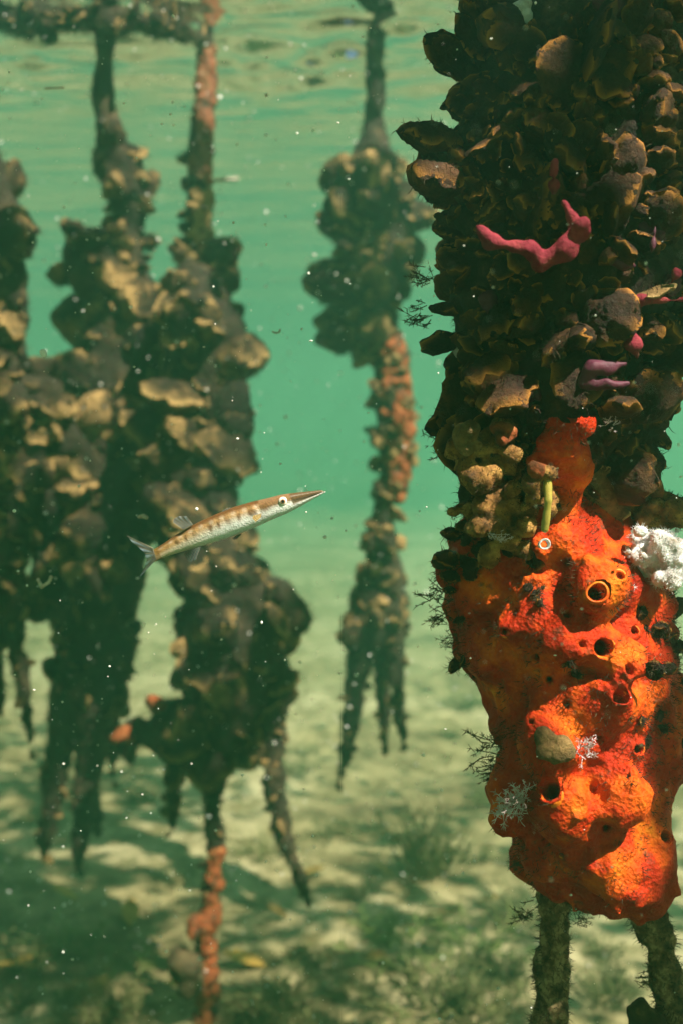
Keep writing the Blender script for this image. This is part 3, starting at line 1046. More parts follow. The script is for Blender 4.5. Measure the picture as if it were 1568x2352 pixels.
knob(1078, 196, 17, M['pink'], 'sponge_knob', .60, None, 3)
knob(985, 338, 22, M['white'], 'sponge_knob', .62, 'white patch of sponge on the left oyster', 4)
knob(1195, 30, 30, M['white'], 'sponge_knob', .64, None, 5)
knob(1400, 20, 40, M['purple'], 'sponge_knob', .62, None, 6)
knob(1285, 320, 34, M['shell_pale'], 'sponge_knob', .57, None, 7)
knob(1390, 440, 20, M['purple'], 'sponge_knob', .58, None, 8)
for k, (x, y, r) in enumerate(((1130, 700, 26), (1490, 545, 30), (1320, 905, 22), (1220, 900, 24), (1530, 650, 26))): knob(x, y, r, M['purple'], 'sponge_knob', .6, None, 80 + k)
knob(1065, 815, 22, M['white'], 'sponge_knob', .62, None, 9)
def fuzzy(name, x0, x1, y0, y1, d, n, r0, r1, mat, seed, label=None, fuzz=None):
    """one lumpy mass grown from many little heads, with a short pile"""
    g = random.Random(seed)
    pts = [(np.array(at(g.gauss((x0 + x1) / 2, (x1 - x0) / 4.2), g.gauss((y0 + y1) / 2, (y1 - y0) / 4.2), d + g.uniform(-.012, .012))), g.uniform(r0, r1) * px(d)) for _ in range(n)]
    f = field_for([pts], .0017, .01)
    for p, r in pts: f.blob(p, r, .003)
    f.roughen(((70, .0022), (160, .0018), (330, .0010)))
    V, F = f.mesh()
    o = link(name, mesh(name, V - LD, F, mat), rootD)
    if label: o['label'] = label
    P, N = surf_samples(V, F, n * 22, seed)
    blades(P, N, .0026, .00022, fuzz or mat, 'fine_pile', rootD, .1, seed)


fuzzy('white_sponge', 1425, 1590, 1225, 1330, .632, 80, 7, 20, M['white'], 21, 'fluffy white sponge beside the orange one')
fuzzy('tan_sponge', 1440, 1590, 1140, 1215, .67, 50, 10, 22, M['gold'], 22, None, M['turf_near'])
fuzzy('crust_mass', 1050, 1200, 990, 1110, .632, 46, 12, 28, M['gold'], 23, 'brown gold crusted lumps above the sponge', M['turf_near'])
fuzzy('crust_mass', 1085, 1215, 1100, 1270, .638, 60, 9, 24, M['gold'], 24, None, M['turf_near'])
fuzzy('crust_mass', 1195, 1290, 1060, 1180, .612, 26, 7, 15, M['gold'], 25, None, M['turf_near'])
for k, (x, y, r) in enumerate(((1560, 1600, 50), (1585, 1680, 62), (1555, 1740, 40), (1480, 2345, 34), (1545, 1400, 30))):
    lump(rootD, 'brown_sponge', x, y, .68, r, M['turf_near'], 60 + k, None, 9)
lump(rootD, 'brown_sponge', 1270, 1715, .60, 34, M['shell_pale'], 70, 'tan lump on the orange sponge')
lump(rootD, 'orange_knob', 1520, 915, .69, 24, M['orange_coat'], 71)
lump(rootD, 'orange_knob', 1160, 1005, .62, 30, M['orange_coat'], 72)
lump(rootD, 'orange_knob', 1235, 1085, .60, 30, M['orange_coat'], 73)
lump(rootD, 'orange_knob', 1080, 1010, .62, 30, M['shell_pale'], 74)

# yellow tube and ring
ptube = [at(1256, 1105, .60), at(1258, 1150, .597), at(1250, 1215, .60)]
fingers('yellow_tube', M['tube_yellow'], [[(ptube[0], 9 * px(.6)), (ptube[1], 10 * px(.6)), (ptube[2], 8 * px(.6))]], 'translucent yellow tube hanging above the sponge', .0012, ((90, .0006),))
rr = 10 * px(.6)
lathe([(rr * 1.3, -rr * 1.6), (rr * 1.35, 0), (rr * 1.2, rr * .3), (rr * .95, 0), (rr * .8, -rr * 1.6)], at(1250, 1250, .598), Vector((0, -1, .1)), M['white'], 'tube_ring', rootD, LD)


# hydroid tufts
def tuft(x, y, d, size, mat, name, n=26, seed=0, dirn=(0, -1, .3), label=None, spread=.9):
    g = random.Random(seed)
    V, F = [], []
    c = at(x, y, d)
    S = size * px(d)
    base = Vector(dirn).normalized()

    def twig(p, dv, L, r):
        a = frame(dv.orthogonal(), dv)
        i = len(V)
        for z, rr in ((0, r), (.6, r * .8), (1, r * .25)):
            for j in range(4):
                th = j * math.pi / 2
                V.append(tuple(p + dv * L * z + a @ Vector((math.cos(th), math.sin(th), 0)) * rr - Vector(LD)))
        for s_ in (0, 4):
            for j in range(4):
                k = (j + 1) % 4
                F.append((i + s_ + j, i + s_ + k, i + s_ + 4 + k, i + s_ + 4 + j))
    for k in range(n):
        dv = (base + Vector((g.gauss(0, 1), g.gauss(0, 1), g.gauss(0, 1))) * spread).normalized()
        L = S * g.uniform(.6, 1.1)
        p = c + Vector((g.gauss(0, 1), g.gauss(0, .5), g.gauss(0, 1))) * S * .3
        twig(p, dv, L * .8, S * .03)
        for q in range(9):
            side = (dv + Vector((g.gauss(0, 1), g.gauss(0, 1), g.gauss(0, 1))) * .8).normalized()
            twig(p + dv * L * g.uniform(.3, .95), side, L * .28, S * .022)
    o = link(name, mesh(name, V, F, mat, False), rootD)
    if label: o['label'] = label
    return o


tuft(1190, 1835, .615, 36, M['hydroid'], 'hydroid_tuft', 46, 1, (-.5, -.7, .1), 'pale feathery tuft left of the lowest opening')
tuft(1165, 1850, .63, 44, M['hydroid'], 'hydroid_tuft', 26, 2, (-.7, -.5, .1))
tuft(1338, 1725, .60, 36, M['hydroid'], 'hydroid_tuft', 20, 3, (.4, -.8, .4))
tuft(1520, 1540, .65, 44, M['hydroid'], 'hydroid_tuft', 22, 4, (.6, -.6, .3))
tuft(1145, 1238, .62, 24, M['hydroid'], 'hydroid_tuft', 16, 5)
tuft(1400, 975, .60, 20, M['hydroid'], 'hydroid_tuft', 14, 6)
tuft(1490, 1500, .65, 34, M['hydroid'], 'hydroid_tuft', 14, 12)
for k, (x, y, s_) in enumerate(((1010, 1375, 46), (1015, 1420, 38), (1040, 1470, 30), (1030, 1010, 46), (1135, 1720, 50), (1140, 1770, 44), (985, 640, 40), (975, 720, 46), (1060, 1180, 28), (1210, 2105, 40), (1320, 2110, 30), (1195, 1990, 26), (1530, 1950, 20), (1460, 2110, 26), (1470, 2250, 30))):
    tuft(x, y, .685, s_, M['dark_hydroid'], 'dark_tuft', 16, 30 + k, (-1 if x < 1250 else .6, -.1, .05), None, .55)

# ------------------------------------------------------------------ barracuda
dF = .63


def build_fish():
    root = empty('barracuda', at(545, 1200, dF))
    tag(root, 'small slender spotted silver barracuda swimming up to the right', 'fish')
    snout, tail = at(741, 1124, dF - .012), at(348, 1270, dF + .008)
    L = (snout - tail).length
    X = (snout - tail).normalized()                # along the fish, to the snout
    Yv = Vector((0, 1, 0)); Yv = (Yv - X * Yv.dot(X)).normalized()   # away from the camera
    Z = X.cross(Yv).normalized()
    if Z.z < 0: Z = -Z
    k = px(dF)
    prof = [(0, 5, -.5), (.012, 9, 0), (.04, 15, -.5), (.08, 22, -.8), (.123, 30, -1), (.17, 38, -1), (.22, 45, -1), (.30, 50, -1), (.38, 57, -.5), (.48, 62, 0), (.58, 61, 0), (.68, 56, 1), (.76, 50, 1.5), (.84, 41, 1.5), (.90, 33, 1), (.95, 28, 0), (1.0, 28, 0)]
    ss = np.array([p[0] for p in prof]); hh = np.array([p[1] for p in prof]); cc = np.array([p[2] for p in prof])
    NS, NA = 150, 64
    V, F, colr = [], [], []
    bow = lambda s: -4 * k * 2.2 * (s - .45) ** 2 * 4 + 2 * k
    g = np.random.default_rng(3)
    for i in range(NS):
        s = (i / (NS - 1)) ** 1.1
        h = np.interp(s, ss, hh) * k * .5
        off = np.interp(s, ss, cc) * k + bow(s)
        w = h * np.interp(s, [0, .1, .25, .5, .9, 1], [.75, .62, .66, .62, .45, .25])
        for j in range(NA):
            th = 2 * math.pi * j / NA
            cx, sx = math.cos(th), math.sin(th)
            ex = .86
            yy = -w * math.copysign(abs(cx) ** ex, cx)
            zz = h * math.copysign(abs(sx) ** ex, sx)
            # mouth groove along the jaws
            if s < .17:
                gl_ = math.exp(-((sx + .25 - s * 1.0) / .16) ** 2) * (1 - s / .17) ** .3
                yy *= 1 - .30 * gl_
            # gill cover edge
            ge = math.exp(-((s - .345 - .03 * sx * sx) / .006) ** 2)
            yy *= 1 - .06 * ge
            # lower jaw runs on past the upper
            sxt = s
            if sx < 0 and s < .06: sxt = s - .010 * (1 - s / .06)
            p = snout - X * (sxt * L) + Z * (off + zz) + Yv * yy
            V.append(p - root.location)
            # pattern of the skin itself
            v = sx
            brown = np.array((.13, .050, .010)); gold = np.array((.58, .27, .045)); silver = np.array((.80, .76, .72)); white = np.array((.92, .92, .90)); olive = np.array((.16, .10, .035))
            f_back = np.clip((v + .15) / .5, 0, 1)
            tailf = np.clip((s - .55) / .4, 0, 1)
            base_low = white * (1 - tailf) + (np.array((.72, .55, .36))) * tailf
            c = base_low * (1 - f_back) + (silver * .15 + gold * .72) * f_back
            midg = np.exp(-((v - .15) / .28) ** 2)
            c = c * (1 - .65 * tailf * midg) + gold * .65 * tailf * midg
            topf = np.clip((v - .55) / .25, 0, 1)
            c = c * (1 - topf) + brown * topf
            if .34 < s < .97:
                ph_ = (s * 15.5)
                b = max(0, math.cos(ph_ * 2 * math.pi + 1.2 * math.sin(s * 23) + .8 * math.sin(s * 41 + v * 3))) ** .7 * (.75 + .25 * math.sin(s * 31 + 1.3))
                m1 = b * math.exp(-((v - .18) / .26) ** 2) * (1 - .3 * tailf)
                m1 = min(1, m1 * 1.5)
                c = c * (1 - .85 * m1) + brown * .85 * m1
                b2 = max(0, math.cos((ph_ + .5) * 2 * math.pi)) ** .7
                m2 = .6 * math.exp(-((v - .68) / .2) ** 2) * (.4 + .6 * b)
                c = c * (1 - m2) + brown * m2
                m3 = .22 * b2 * math.exp(-((v - .5) / .16) ** 2)
                c = c * (1 - m3) + white * m3
            if s < .34:
                hd = np.clip((v + .12) / .35, 0, 1)
                c = white * (1 - hd) + (np.array((.24, .11, .03)) * .9 + silver * .05) * hd
                if s < .17:
                    sn = np.clip((v + .45) / .2, 0, 1) * .85
                    c = c * (1 - sn) + np.array((.085, .042, .012)) * sn
                    ln = math.exp(-((v + .25 - s * 1.0) / .10) ** 2)
                    c = c * (1 - .8 * ln) + olive * .5 * ln
                    st = math.exp(-((v - .62) / .10) ** 2) * .22
                    c = c * (1 - st) + silver * st
                if .26 < s < .34:
                    m4 = math.exp(-((v - .2) / .35) ** 2) * math.exp(-((s - .31) / .025) ** 2) * .75
                    c = c * (1 - m4) + brown * m4
            if s > .955: c = c * .35 + np.array((.22, .13, .02)) * .65
            c = c * (1 + .12 * g.normal())
            colr.append((*np.clip(c, .01, .95), 1))
    a0, a1 = len(V), len(V) + 1
    V.append(snout + Z * bow(0) - root.location); colr.append((.2, .13, .05, 1))
    V.append(tail + Z * bow(1) - root.location); colr.append((.2, .13, .05, 1))
    for j in range(NA):
        q = (j + 1) % NA
        F.append((a0, j, q))
        F.append((a1, (NS - 1) * NA + q, (NS - 1) * NA + j))
        for i in range(NS - 1):
            F.append((i * NA + j, (i + 1) * NA + j, (i + 1) * NA + q, i * NA + q))
    me = mesh('body', [tuple(v) for v in V], F)
    bm = bmesh.new(); bm.from_mesh(me); bmesh.ops.recalc_face_normals(bm, faces=bm.faces); bm.to_mesh(me); bm.free()
    ca = me.color_attributes.new('skin', 'FLOAT_COLOR', 'POINT')
    ca.data.foreach_set('color', [x for c in colr for x in c])
    m = NT('fish_skin')
    att = m.new('Attribute', attribute_name='skin')
    n1 = m.noise(900, 3, .6)
    m.base(m.mix(m.math('MULTIPLY', n1, .25), att.outputs['Color'], (.25, .15, .07)))
    m.rough(.33)
    m.b.inputs['Metallic'].default_value = .15
    m.b.inputs['Specular IOR Level'].default_value = .6
    vor = m.new('TexVoronoi'); vor.inputs['Scale'].default_value = 900
    m.l(m.coord(), vor.inputs['Vector'])
    m.bump(vor.outputs[0], .35, .0006)
    me.materials.append(m.m)
    link('body', me, root)

    # fins: thin membranes with rays
    fm = NT('fin_membrane')
    fm.base((.12, .17, .19)); fm.rough(.4)
    tb = fm.new('BsdfTransparent'); mx = fm.new('MixShader')
    mx.inputs[0].default_value = .42
    fm.l(tb.outputs[0], mx.inputs[1]); fm.l(fm.b.outputs[0], mx.inputs[2])
    fm.l(mx.outputs[0], fm.n['Material Output'].inputs['Surface'])
    ray = simple('fin_ray', [(.3, (.10, .09, .06)), (.7, (.25, .22, .15))], 200, .5)

    def fin(name, base_a, base_b, tips, d, mat=fm.m, nr=9):
        """fan from the base line to a polyline of tips"""
        V, F = [], []
        tp = [at(x, y, d + dd) for x, y, dd in tips]
        def lerp_tip(t):
            u = t * (len(tp) - 1); i = min(int(u), len(tp) - 2)
            return tp[i].lerp(tp[i + 1], u - i)
        n = 24
        for side in (-1, 1):
            for i in range(n + 1):
                t = i / n
                a = base_a.lerp(base_b, t); b = lerp_tip(t)
                for q in range(6):
                    p = a.lerp(b, q / 5) + Yv * side * (.00035 * (1 - q / 6) + .00006)
                    if q: p = p + Yv * .0006 * math.sin(t * 30) * q / 5
                    V.append(tuple(p - root.location))
        for side in (0, 1):
            o = side * (n + 1) * 6
            for i in range(n):
                for q in range(5):
                    f = (o + i * 6 + q, o + i * 6 + q + 1, o + (i + 1) * 6 + q + 1, o + (i + 1) * 6 + q)
                    F.append(f if side else f[::-1])
        fo = link(name, mesh(name, V, F, mat), root)
        RV, RF = [], []
        for i in range(nr):
            t = (i + .5) / nr
            a = base_a.lerp(base_b, t); b = lerp_tip(t)
            w = Z.cross(b - a).normalized() if False else (b - a).cross(Yv).normalized()
            j = len(RV)
            for p, r in ((a, .00035), (b, .0001)):
                for s1, s2 in ((1, 0), (0, 1), (-1, 0), (0, -1)):
                    RV.append(tuple(p + w * r * s1 + Yv * r * 1.6 * s2 - root.location))
            for q in range(4):
                RF.append((j + q, j + (q + 1) % 4, j + 4 + (q + 1) % 4, j + 4 + q))
        link('fin_ray', mesh('fin_ray', RV, RF, ray), fo)['kind'] = 'stuff'
        return fo
    fin('tail_fin', at(352, 1259, dF), at(359, 1285, dF), [(290, 1228, .004), (308, 1248, .002), (330, 1266, 0), (338, 1282, 0), (334, 1300, .002), (322, 1326, .004)], dF, nr=16)
    fin('dorsal_fin', at(444, 1205, dF), at(422, 1216, dF), [(432, 1186, 0), (412, 1186, .002), (400, 1192, .003), (399, 1199, .002)], dF)
    fin('dorsal_fin', at(545, 1168, dF), at(520, 1176, dF), [(534, 1166, 0), (522, 1168, 0), (512, 1173, 0)], dF, nr=5)
    fin('anal_fin', at(462, 1256, dF), at(432, 1264, dF), [(452, 1284, 0), (440, 1290, .002), (430, 1286, .003), (424, 1274, .002)], dF)
    fin('pelvic_fin', at(556, 1226, dF - .004), at(546, 1229, dF - .004), [(545, 1238, -.003), (538, 1240, -.003), (534, 1236, -.003)], dF, nr=5)
    pm = simple('pectoral', [(.3, (.42, .25, .06)), (.7, (.6, .42, .16))], 300, .5)
    fin('pectoral_fin', at(601, 1179, dF - .0115), at(600, 1188, dF - .0118), [(582, 1184, -.0135), (581, 1191, -.0135), (588, 1198, -.013)], dF, pm, 5)

    # eyes
    eye_m = simple('eye_white', [(.3, (.60, .50, .42)), (.6, (.85, .78, .70))], 900, .15, spec=.6)
    ring_m = simple('eye_ring', [(.3, (.25, .12, .06)), (.6, (.40, .22, .12))], 900, .2)
    pup_m = NT('pupil'); pup_m.base((.008, .007, .006)); pup_m.rough(.08)
    for side in (-1, 1):
        se = .222
        c = at(653, 1149, dF); c.y = snout.lerp(tail, se).y + side * 42 * k * .5 * .60
        r = 10.5 * k
        bm = bmesh.new()
        bmesh.ops.create_uvsphere(bm, u_segments=24, v_segments=16, radius=r)
        me = bpy.data.meshes.new('eye'); bm.to_mesh(me); bm.free()
        me.materials.append(eye_m)
        me.polygons.foreach_set('use_smooth', [True] * len(me.polygons))
        e = link('eye', me, root, c - root.location)
        e.rotation_euler = (math.pi / 2, 0, 0)
        e.scale = (1, 1, .55)
        for nm, rad, mat, dep in (('iris', .56, ring_m, .50), ('pupil', .36, pup_m.m, .545)):
            bm = bmesh.new()
            bmesh.ops.create_uvsphere(bm, u_segments=20, v_segments=12, radius=r * rad)
            me = bpy.data.meshes.new(nm); bm.to_mesh(me); bm.free()
            me.materials.append(mat)
            me.polygons.foreach_set('use_smooth', [True] * len(me.polygons))
            q = link(nm, me, e, (0, 0, r * (.82 if nm == 'iris' else .95) * (1 if side < 0 else -1)))
            q.scale = (1, 1, .35)
    return root


build_fish()


def far_fish_shape():  # dim elongated form modelled with a fish outline
    d = 6.5
    a, b = at(686, 470, d), at(560, 482, d - .15)
    root = empty('fish', (a + b) / 2)
    tag(root, 'faint hazy fish-like shape far off in open water left of the lone root', 'fish')
    X = (a - b).normalized(); Y_ = Vector((0, 1, 0)); Z_ = X.cross(Y_).normalized()
    if Z_.z < 0: Z_ = -Z_
    L = (a - b).length
    V, F = [], []
    prof = [(0, .004), (.05, .035), (.15, .075), (.3, .11), (.45, .115), (.6, .095), (.75, .06), (.88, .03), (1, .024)]
    for s_, h in prof:
        for j in range(16):
            th = 2 * math.pi * j / 16
            V.append(tuple(a - X * L * s_ + Z_ * h * L * math.sin(th) + Y_ * h * L * .5 * math.cos(th) - root.location))
    for i in range(len(prof) - 1):
        for j in range(16):
            k = (j + 1) % 16
            F.append((i * 16 + j, i * 16 + k, i * 16 + 16 + k, i * 16 + 16 + j))
    link('body', mesh('body', V, F, M['leaf']), root)
    t = at(532, 458, d - .15), at(540, 484, d - .15), at(534, 506, d - .15)
    q = [b + Z_ * .02 * L, t[0], t[1], t[2], b - Z_ * .02 * L]
    TV = [tuple(p + Y_ * e - root.location) for e in (-.004, .004) for p in q]
    link('tail_fin', mesh('tail_fin', TV, [(0, 1, 2), (0, 2, 4), (4, 2, 3), (5, 7, 6), (5, 9, 7), (9, 8, 7), (0, 5, 6, 1), (1, 6, 7, 2), (2, 7, 8, 3), (3, 8, 9, 4)], M['leaf'], False), root)
    p0, p1, p2 = a - X * L * .35 + Z_ * L * .1, a - X * L * .65 + Z_ * L * .08, a - X * L * .6 + Z_ * L * .17
    DV = [tuple(p + Y_ * e - root.location) for e in (-.004, .004) for p in (p0, p1, p2)]
    link('dorsal_fin', mesh('dorsal_fin', DV, [(0, 1, 2), (3, 5, 4), (0, 3, 4, 1), (1, 4, 5, 2), (2, 5, 3, 0)], M['leaf'], False), root)


far_fish_shape()

# ------------------------------------------------------------------ seabed growth
def algae_mesh(seed, n=60, mat=None, wide=.012, curl=.5, up=1.0, spread=.5):
    """a clump one unit tall of branching ribbon fronds"""
    g = random.Random(seed)
    V, F = [], []

    def ribbon(p, dv, L, w):
        x = dv.orthogonal().normalized()
        x.rotate(Matrix.Rotation(g.uniform(0, 6.28), 3, dv))
        i0 = len(V)
        bendv = Vector((g.gauss(0, 1), g.gauss(0, 1), g.gauss(0, .4))) * curl
        K = 5
        for k in range(K + 1):
            t = k / K
            q = p + dv * L * t + bendv * L * t * t * .4
            ww = w * (1 - .75 * t) * (1 + .3 * math.sin(9 * t + i0))
            V.append(tuple(q + x * ww)); V.append(tuple(q - x * ww))
            if k: F.append((i0 + 2 * k - 2, i0 + 2 * k - 1, i0 + 2 * k + 1, i0 + 2 * k))
        return q
    for _ in range(n):
        a = g.uniform(0, 6.28)
        r = abs(g.gauss(0, .18))
        dv = Vector((math.cos(a) * spread * g.random(), math.sin(a) * spread * g.random(), up)).normalized()
        L = g.uniform(.45, 1.0)
        p = Vector((math.cos(a) * r, math.sin(a) * r, 0))
        ribbon(p, dv, L, wide)
        for _k in range(5):
            t = g.uniform(.25, .95)
            d2 = (dv + Vector((g.gauss(0, 1), g.gauss(0, 1), g.gauss(0, 1))) * .7).normalized()
            ribbon(p + dv * L * t, d2, L * g.uniform(.15, .3), wide * .8)
    return mesh('seaweed', V, F, mat, False)


SW = [algae_mesh(100 + k, 46, M['algae'], .022, .5, 1.0, .8) for k in range(4)]
SG = [algae_mesh(120 + k, 34, M['grass'], .018, .8, .8, 1.2) for k in range(3)]


def floor_at(x, y):
    """where the photo ray meets the sand"""
    o = Vector(cam_o.location)
    v = at(x, y, 1.0) - o
    t = (SAND_Z - o.z) / v.z
    p = o + v * t
    return Vector((p.x, p.y, float(sand_z(p.x, p.y)[0]) - .01))


def weed(x, y, size, me, label, group=None, flat=.8, wide=1.0, name='seaweed', cat='seaweed'):
    p = floor_at(x, y)
    o = link(name, me, None, p)
    S = size * px(p.y)
    o.scale = (S * wide, S * wide, S * flat)
    o.rotation_euler = (0, 0, random.uniform(0, 6.28))
    tag(o, label, cat, group)
    return o


weed(975, 2010, 200, SW[0], 'tall bushy seaweed standing alone on the sand left of the orange sponge', None, 1.0, .75)
weed(1000, 1995, 150, SW[1], 'shorter seaweed leaning out of the tall bushy one', None, .9, .8)
weed(930, 2180, 190, SG[0], 'bright green low seaweed spreading below the tall bush', None, .6, 1.2)
weed(1080, 2190, 170, SG[1], 'green seaweed nearest the leg of the big near root', None, .6, 1.2)
lab = 'low olive seaweed clump on the dim sand at the foot of the picture'
rw = random.Random(4)
for k, (x, y) in enumerate(((700, 2200), (820, 2270), (640, 2330), (760, 2360), (900, 2350), (1000, 2310), (1110, 2330), (1160, 2260), (560, 2390), (980, 2420), (860, 2440), (1100, 2440), (700, 2460), (60, 2200), (150, 2160), (30, 2310), (180, 2300), (110, 2400), (260, 2370), (300, 2220), (360, 2440), (1400, 2300), (1380, 2200), (1180, 2120))):
    weed(x, y, rw.uniform(110, 210), (SW + SG[:1])[k % 5], lab, 'low seaweed clumps on the near sand', rw.uniform(.35, .6), rw.uniform(.9, 1.4))
lab = 'small hazy dark weed tuft on the far sand between the roots'
for k, (x, y) in enumerate(((700, 1720), (680, 1760), (1030, 1700), (1060, 1640), (760, 1900), (600, 1960), (820, 2060), (1090, 1960), (300, 1990), (60, 1880), (330, 1830), (1120, 1840), (870, 1900))):
    weed(x, y, rw.uniform(40, 80), SW[k % 4], lab, 'weed tufts on the far sand', .6, 1.5)

# fallen leaves
lv = [(0, -.5, 0), (.18, -.25, .03), (.24, .1, .05), (.12, .4, .03), (0, .55, 0), (-.12, .4, .05), (-.24, .1, .07), (-.18, -.25, .05)]


def leaf_mesh(name, mat, th=.02):
    V = lv + [(x, y, z - th) for x, y, z in lv]
    n = len(lv)
    F = [tuple(range(n)), tuple(range(2 * n - 1, n - 1, -1))] + [(i, n + i, n + (i + 1) % n, (i + 1) % n)[::-1] for i in range(n)]
    return mesh(name, V, F, mat, False)


LM = leaf_mesh('fallen_leaf', M['litter'])
lab = 'sunken brown mangrove leaf lying on the sand'
for k, (x, y) in enumerate(((30, 2230), (52, 2215), (230, 2290), (420, 2300), (640, 2110), (880, 2010), (1120, 2080), (560, 2210), (150, 2060), (720, 2020), (300, 2100), (860, 2210), (1010, 2120), (640, 1900))):
    p = floor_at(x, y) + Vector((0, 0, .03))
    o = link('fallen_leaf', LM, None, p)
    s_ = rw.uniform(.05, .09)
    o.scale = (s_, s_, s_)
    o.rotation_euler = (rw.uniform(-.4, .4), rw.uniform(-.4, .4), rw.uniform(0, 6))
    tag(o, 'yellow mangrove leaf on the sand at the lower left corner' if k == 0 else lab, 'leaf', None if k == 0 else 'sunken leaves on the sand')


# floating bits with a shape of their own
def bit(name, pts, rad, d, label, mat=M['debris'], cat='debris'):
    f_pts = [(np.array(at(x, y, d)), rad * px(d)) for x, y in pts]
    f = field_for([f_pts], rad * px(d) / 3.0, rad * px(d) * 1.5)
    f.path(f_pts, rad * px(d) * .6)
    f.roughen(((.9 / (rad * px(d)), rad * px(d) * .3),))
    V, F = f.mesh()
    c = f_pts[0][0]
    o = link(name, mesh(name, V - c, F, mat), None, c)
    return tag(o, label, cat)


bit('drifting_twig', [(88, 1332), (97, 1348), (112, 1338), (118, 1325)], 4, .8, 'pinkish forked twig drifting at far left below the fish')
bit('drifting_flake', [(322, 1187), (330, 1186), (337, 1189)], 5, .78, 'pale oval flake drifting left above the fish tail')
bit('drifting_worm', [(627, 762), (634, 765), (642, 763), (644, 757)], 2, .8, 'tiny curled brown thread drifting above the fish in open water')
bit('drifting_flake', [(98, 808), (102, 815)], 7, .7, 'white teardrop flake drifting against the green left of the roots', M['snow'])
bit('drifting_straw', [(484, 416), (515, 413), (545, 411)], 4, 2.0, 'thin pale straw floating right of the orange stemmed root')
bit('drifting_straw', [(104, 203), (128, 202), (146, 201)], 2, 1.0, 'fine pale straw floating near the surface at upper left')

# floating specks
n = 4600
dd = rng.uniform(.28, 2.2, n)
xx, yy = rng.uniform(-100, 1668, n), rng.uniform(-100, 2452, n)
r = np.clip(rng.lognormal(math.log(1.9), .5, n), 1.0, 5)
ico = [(0, 0, 1), (.894, 0, .447), (.276, .851, .447), (-.724, .526, .447), (-.724, -.526, .447), (.276, -.851, .447), (.724, .526, -.447), (-.276, .851, -.447), (-.894, 0, -.447), (-.276, -.851, -.447), (.724, -.526, -.447), (0, 0, -1)]
icf = [(0, 1, 2), (0, 2, 3), (0, 3, 4), (0, 4, 5), (0, 5, 1), (1, 6, 2), (2, 7, 3), (3, 8, 4), (4, 9, 5), (5, 10, 1), (2, 6, 7), (3, 7, 8), (4, 8, 9), (5, 9, 10), (1, 10, 6), (6, 11, 7), (7, 11, 8), (8, 11, 9), (9, 11, 10), (10, 11, 6)]
ico = np.array(ico)
Vp, Fp = [], []
for k in range(n):
    c = np.array(at(xx[k], yy[k], dd[k]))
    if c[2] > -.03 or c[2] < SAND_Z + .05: continue
    R_ = r[k] * px(dd[k]) * .8 * np.array([rng.uniform(.6, 1.4), rng.uniform(.6, 1.2), rng.uniform(.6, 1.3)])
    base = len(Vp) * 12
    Vp.append(c + ico * R_)
    Fp += [(a + base, b + base, c_ + base) for a, b, c_ in icf]
o = link('floating_specks', mesh('floating_specks', np.concatenate(Vp), Fp, M['snow']))
tag(o, 'pale specks of drifting matter all through the water', 'specks', kind='stuff')

# ------------------------------------------------------------------ unseen leaves added above the water to shape the dappled shade
LEAF_Z = (.7, 1.8)
nl = 130000
gz = rng.uniform(*LEAF_Z, nl)
# leaves are strewn by where the sun carries their shade at the depth of the camera
S_ = np.array(SUN)
tx = rng.uniform(-2.4, 1.7, nl); ty = rng.uniform(-1.6, 3.6, nl)
gx = tx + S_[0] / S_[2] * (gz - CAM_Z); gy = ty + S_[1] / S_[2] * (gz - CAM_Z)
cov = np.clip(1.25 - .95 * np.clip(ty - 2.05, 0, 9), .05, 1)              # thins out away from the roots
cov *= np.clip(1.0 - .5 * np.clip(tx - .7, 0, 2), .35, 1)
cov = np.clip(cov + .35 * np.clip(-.75 - tx, 0, 1.2) * (ty < 2.7), 0, 1)
clump = vnoise(np.stack([gx * 2.2, gy * 2.2, gz * .8], 1))
gapn = vnoise(np.stack([tx * 2.6, ty * 6.0, gz * .15 + 3], 1)) + .55 * vnoise(np.stack([tx * 8, ty * 14, gz * .2 + 8], 1))
cov *= np.clip(1 - np.where(tx > .2, .90, .76) * np.clip((ty - 1.0) / .2, 0, 1) - .06 * np.clip((ty - 1.9) / .3, 0, 1), 0, 1)
cov = np.where((gapn > .17 + .6 * np.clip(1.75 - ty, 0, 1)) & (ty > 1.2), cov * .05, cov)
keep = rng.random(nl) < cov * np.clip(.95 + .7 * clump, np.where(ty < 1.2, .85, .2), 1)
# openings cut in the added leaves: where the photo shows sun falling on something
lit = []


def sun_on(x, y, d, r): lit.append((np.array(at(x, y, d)), r))


for x, y, r in ((1280, 1825, .021), (1350, 1850, .018), (1420, 1870, .018), (1500, 1930, .016), (1425, 1605, .012), (1480, 1680, .013), (1385, 1487, .004), (1390, 1345, .011), (1330, 1300, .006), (1490, 1270, .034), (1360, 1180, .024), (1250, 1110, .010), (1255, 1190, .006), (1225, 1335, .003), (1300, 1725, .006),
                (1330, 525, .003), (1480, 420, .005), (1405, 640, .006), (985, 335, .005), (1230, 120, .004), (1530, 90, .006), (1450, 740, .003), (1130, 1010, .012), (1160, 1130, .010), (1060, 370, .006)):
    sun_on(x, y, .615, r + (.006 if 1270 < y < 2000 else -.001))
for x, y, r in ((640, 1150, .045), (600, 1170, .045), (560, 1195, .045), (520, 1210, .045), (480, 1225, .045), (440, 1240, .045), (400, 1255, .045), (360, 1270, .04), (700, 1135, .04)):
    sun_on(x, y, dF, r)
for x, y, r in ((320, 730, .02), (370, 800, .015), (500, 700, .05), (480, 400, .05), (475, 250, .04), (520, 950, .04), (225, 975, .02), (400, 880, .03), (470, 1030, .03), (540, 1290, .05), (560, 1350, .05), (400, 1360, .03), (600, 1330, .04), (120, 950, .02), (470, 1220, .03), (640, 1850, .05), (480, 2100, .05), (480, 600, .03)):
    sun_on(x, y, 1.75, r + .015)
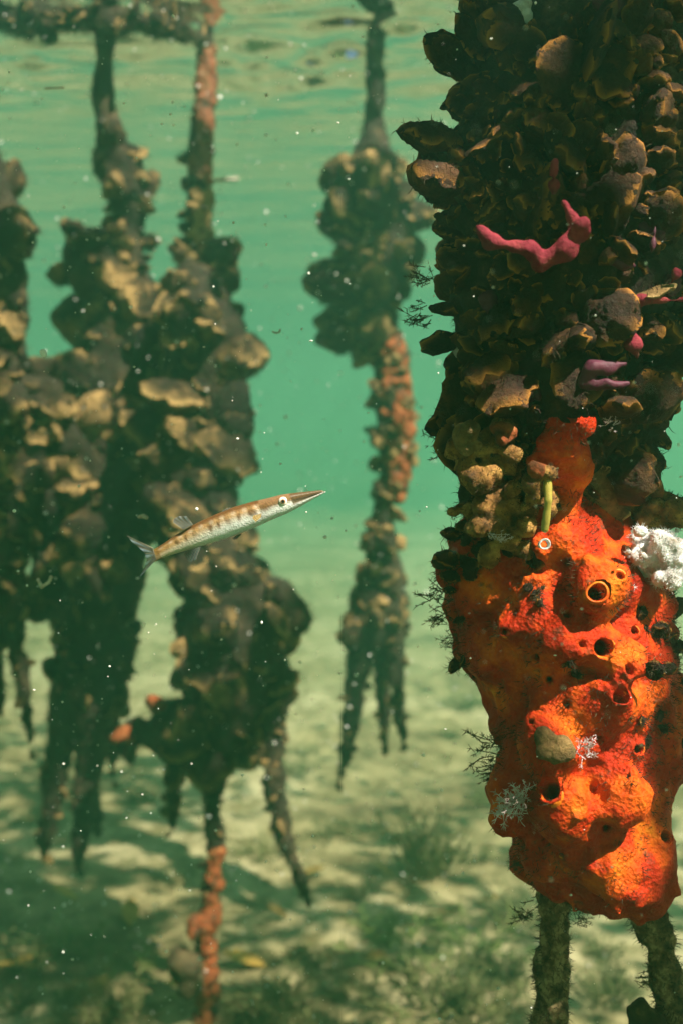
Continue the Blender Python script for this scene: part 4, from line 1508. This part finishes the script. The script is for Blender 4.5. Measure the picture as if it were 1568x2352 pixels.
for x, y, r in ((930, 420, .05), (940, 500, .05), (935, 900, .05), (945, 1030, .05), (900, 1350, .05), (915, 1250, .03)):
    sun_on(x, y, 2.08, r)
Pl = np.stack([gx, gy, gz], 1)
for c, rad in lit:
    v = Pl - c
    d2 = np.linalg.norm(v - (v @ S_)[:, None] * S_, axis=1)
    keep &= d2 > rad + .022
Pl = Pl[keep]
base_leaf = np.array(lv)
nL = len(Pl)
sz = rng.uniform(.055, .085, nL)
E3 = rng.normal(size=(nL, 3)) * np.array([.45, .45, 0]) + np.array([0, 0, 1]) + S_ * .5
E3 /= np.linalg.norm(E3, axis=1)[:, None]
E1 = np.cross(E3, rng.normal(size=(nL, 3))); E1 /= np.linalg.norm(E1, axis=1)[:, None]
E2 = np.cross(E3, E1)
Vc = Pl[:, None, :] + sz[:, None, None] * (base_leaf[None, :, 0, None] * E1[:, None] + base_leaf[None, :, 1, None] * E2[:, None] + base_leaf[None, :, 2, None] * E3[:, None])
Fc = np.arange(nL * 8).reshape(-1, 8)
o = link('shade_leaves', mesh('shade_leaves', Vc.reshape(-1, 3), Fc, M['leaf'], False))
tag(o, 'unseen leaf layer added above the water to shape the dappled sun', 'added foliage', kind='stuff')
# leaf wall added above the water to darken sky seen through steep ripples
nt = 7000
Pt = np.stack([rng.uniform(-18, 18, nt), rng.uniform(13, 17, nt), rng.uniform(.3, 9, nt)], 1)
st = rng.uniform(.5, .9, nt)
E3 = rng.normal(size=(nt, 3)) + np.array([0, -.8, .5]); E3 /= np.linalg.norm(E3, axis=1)[:, None]
E1 = np.cross(E3, rng.normal(size=(nt, 3))); E1 /= np.linalg.norm(E1, axis=1)[:, None]
E2 = np.cross(E3, E1)
Vt = Pt[:, None, :] + st[:, None, None] * (base_leaf[None, :, 0, None] * E1[:, None] + base_leaf[None, :, 1, None] * E2[:, None] + base_leaf[None, :, 2, None] * E3[:, None])
o = link('sky_block_leaves', mesh('sky_block_leaves', Vt.reshape(-1, 3), np.arange(nt * 8).reshape(-1, 8), M['leaf'], False))
tag(o, 'unseen leaf wall added above the water to block the low sky', 'added foliage', kind='stuff')
print('leaves', nL, len(Pl), 'objects', len(bpy.data.objects))
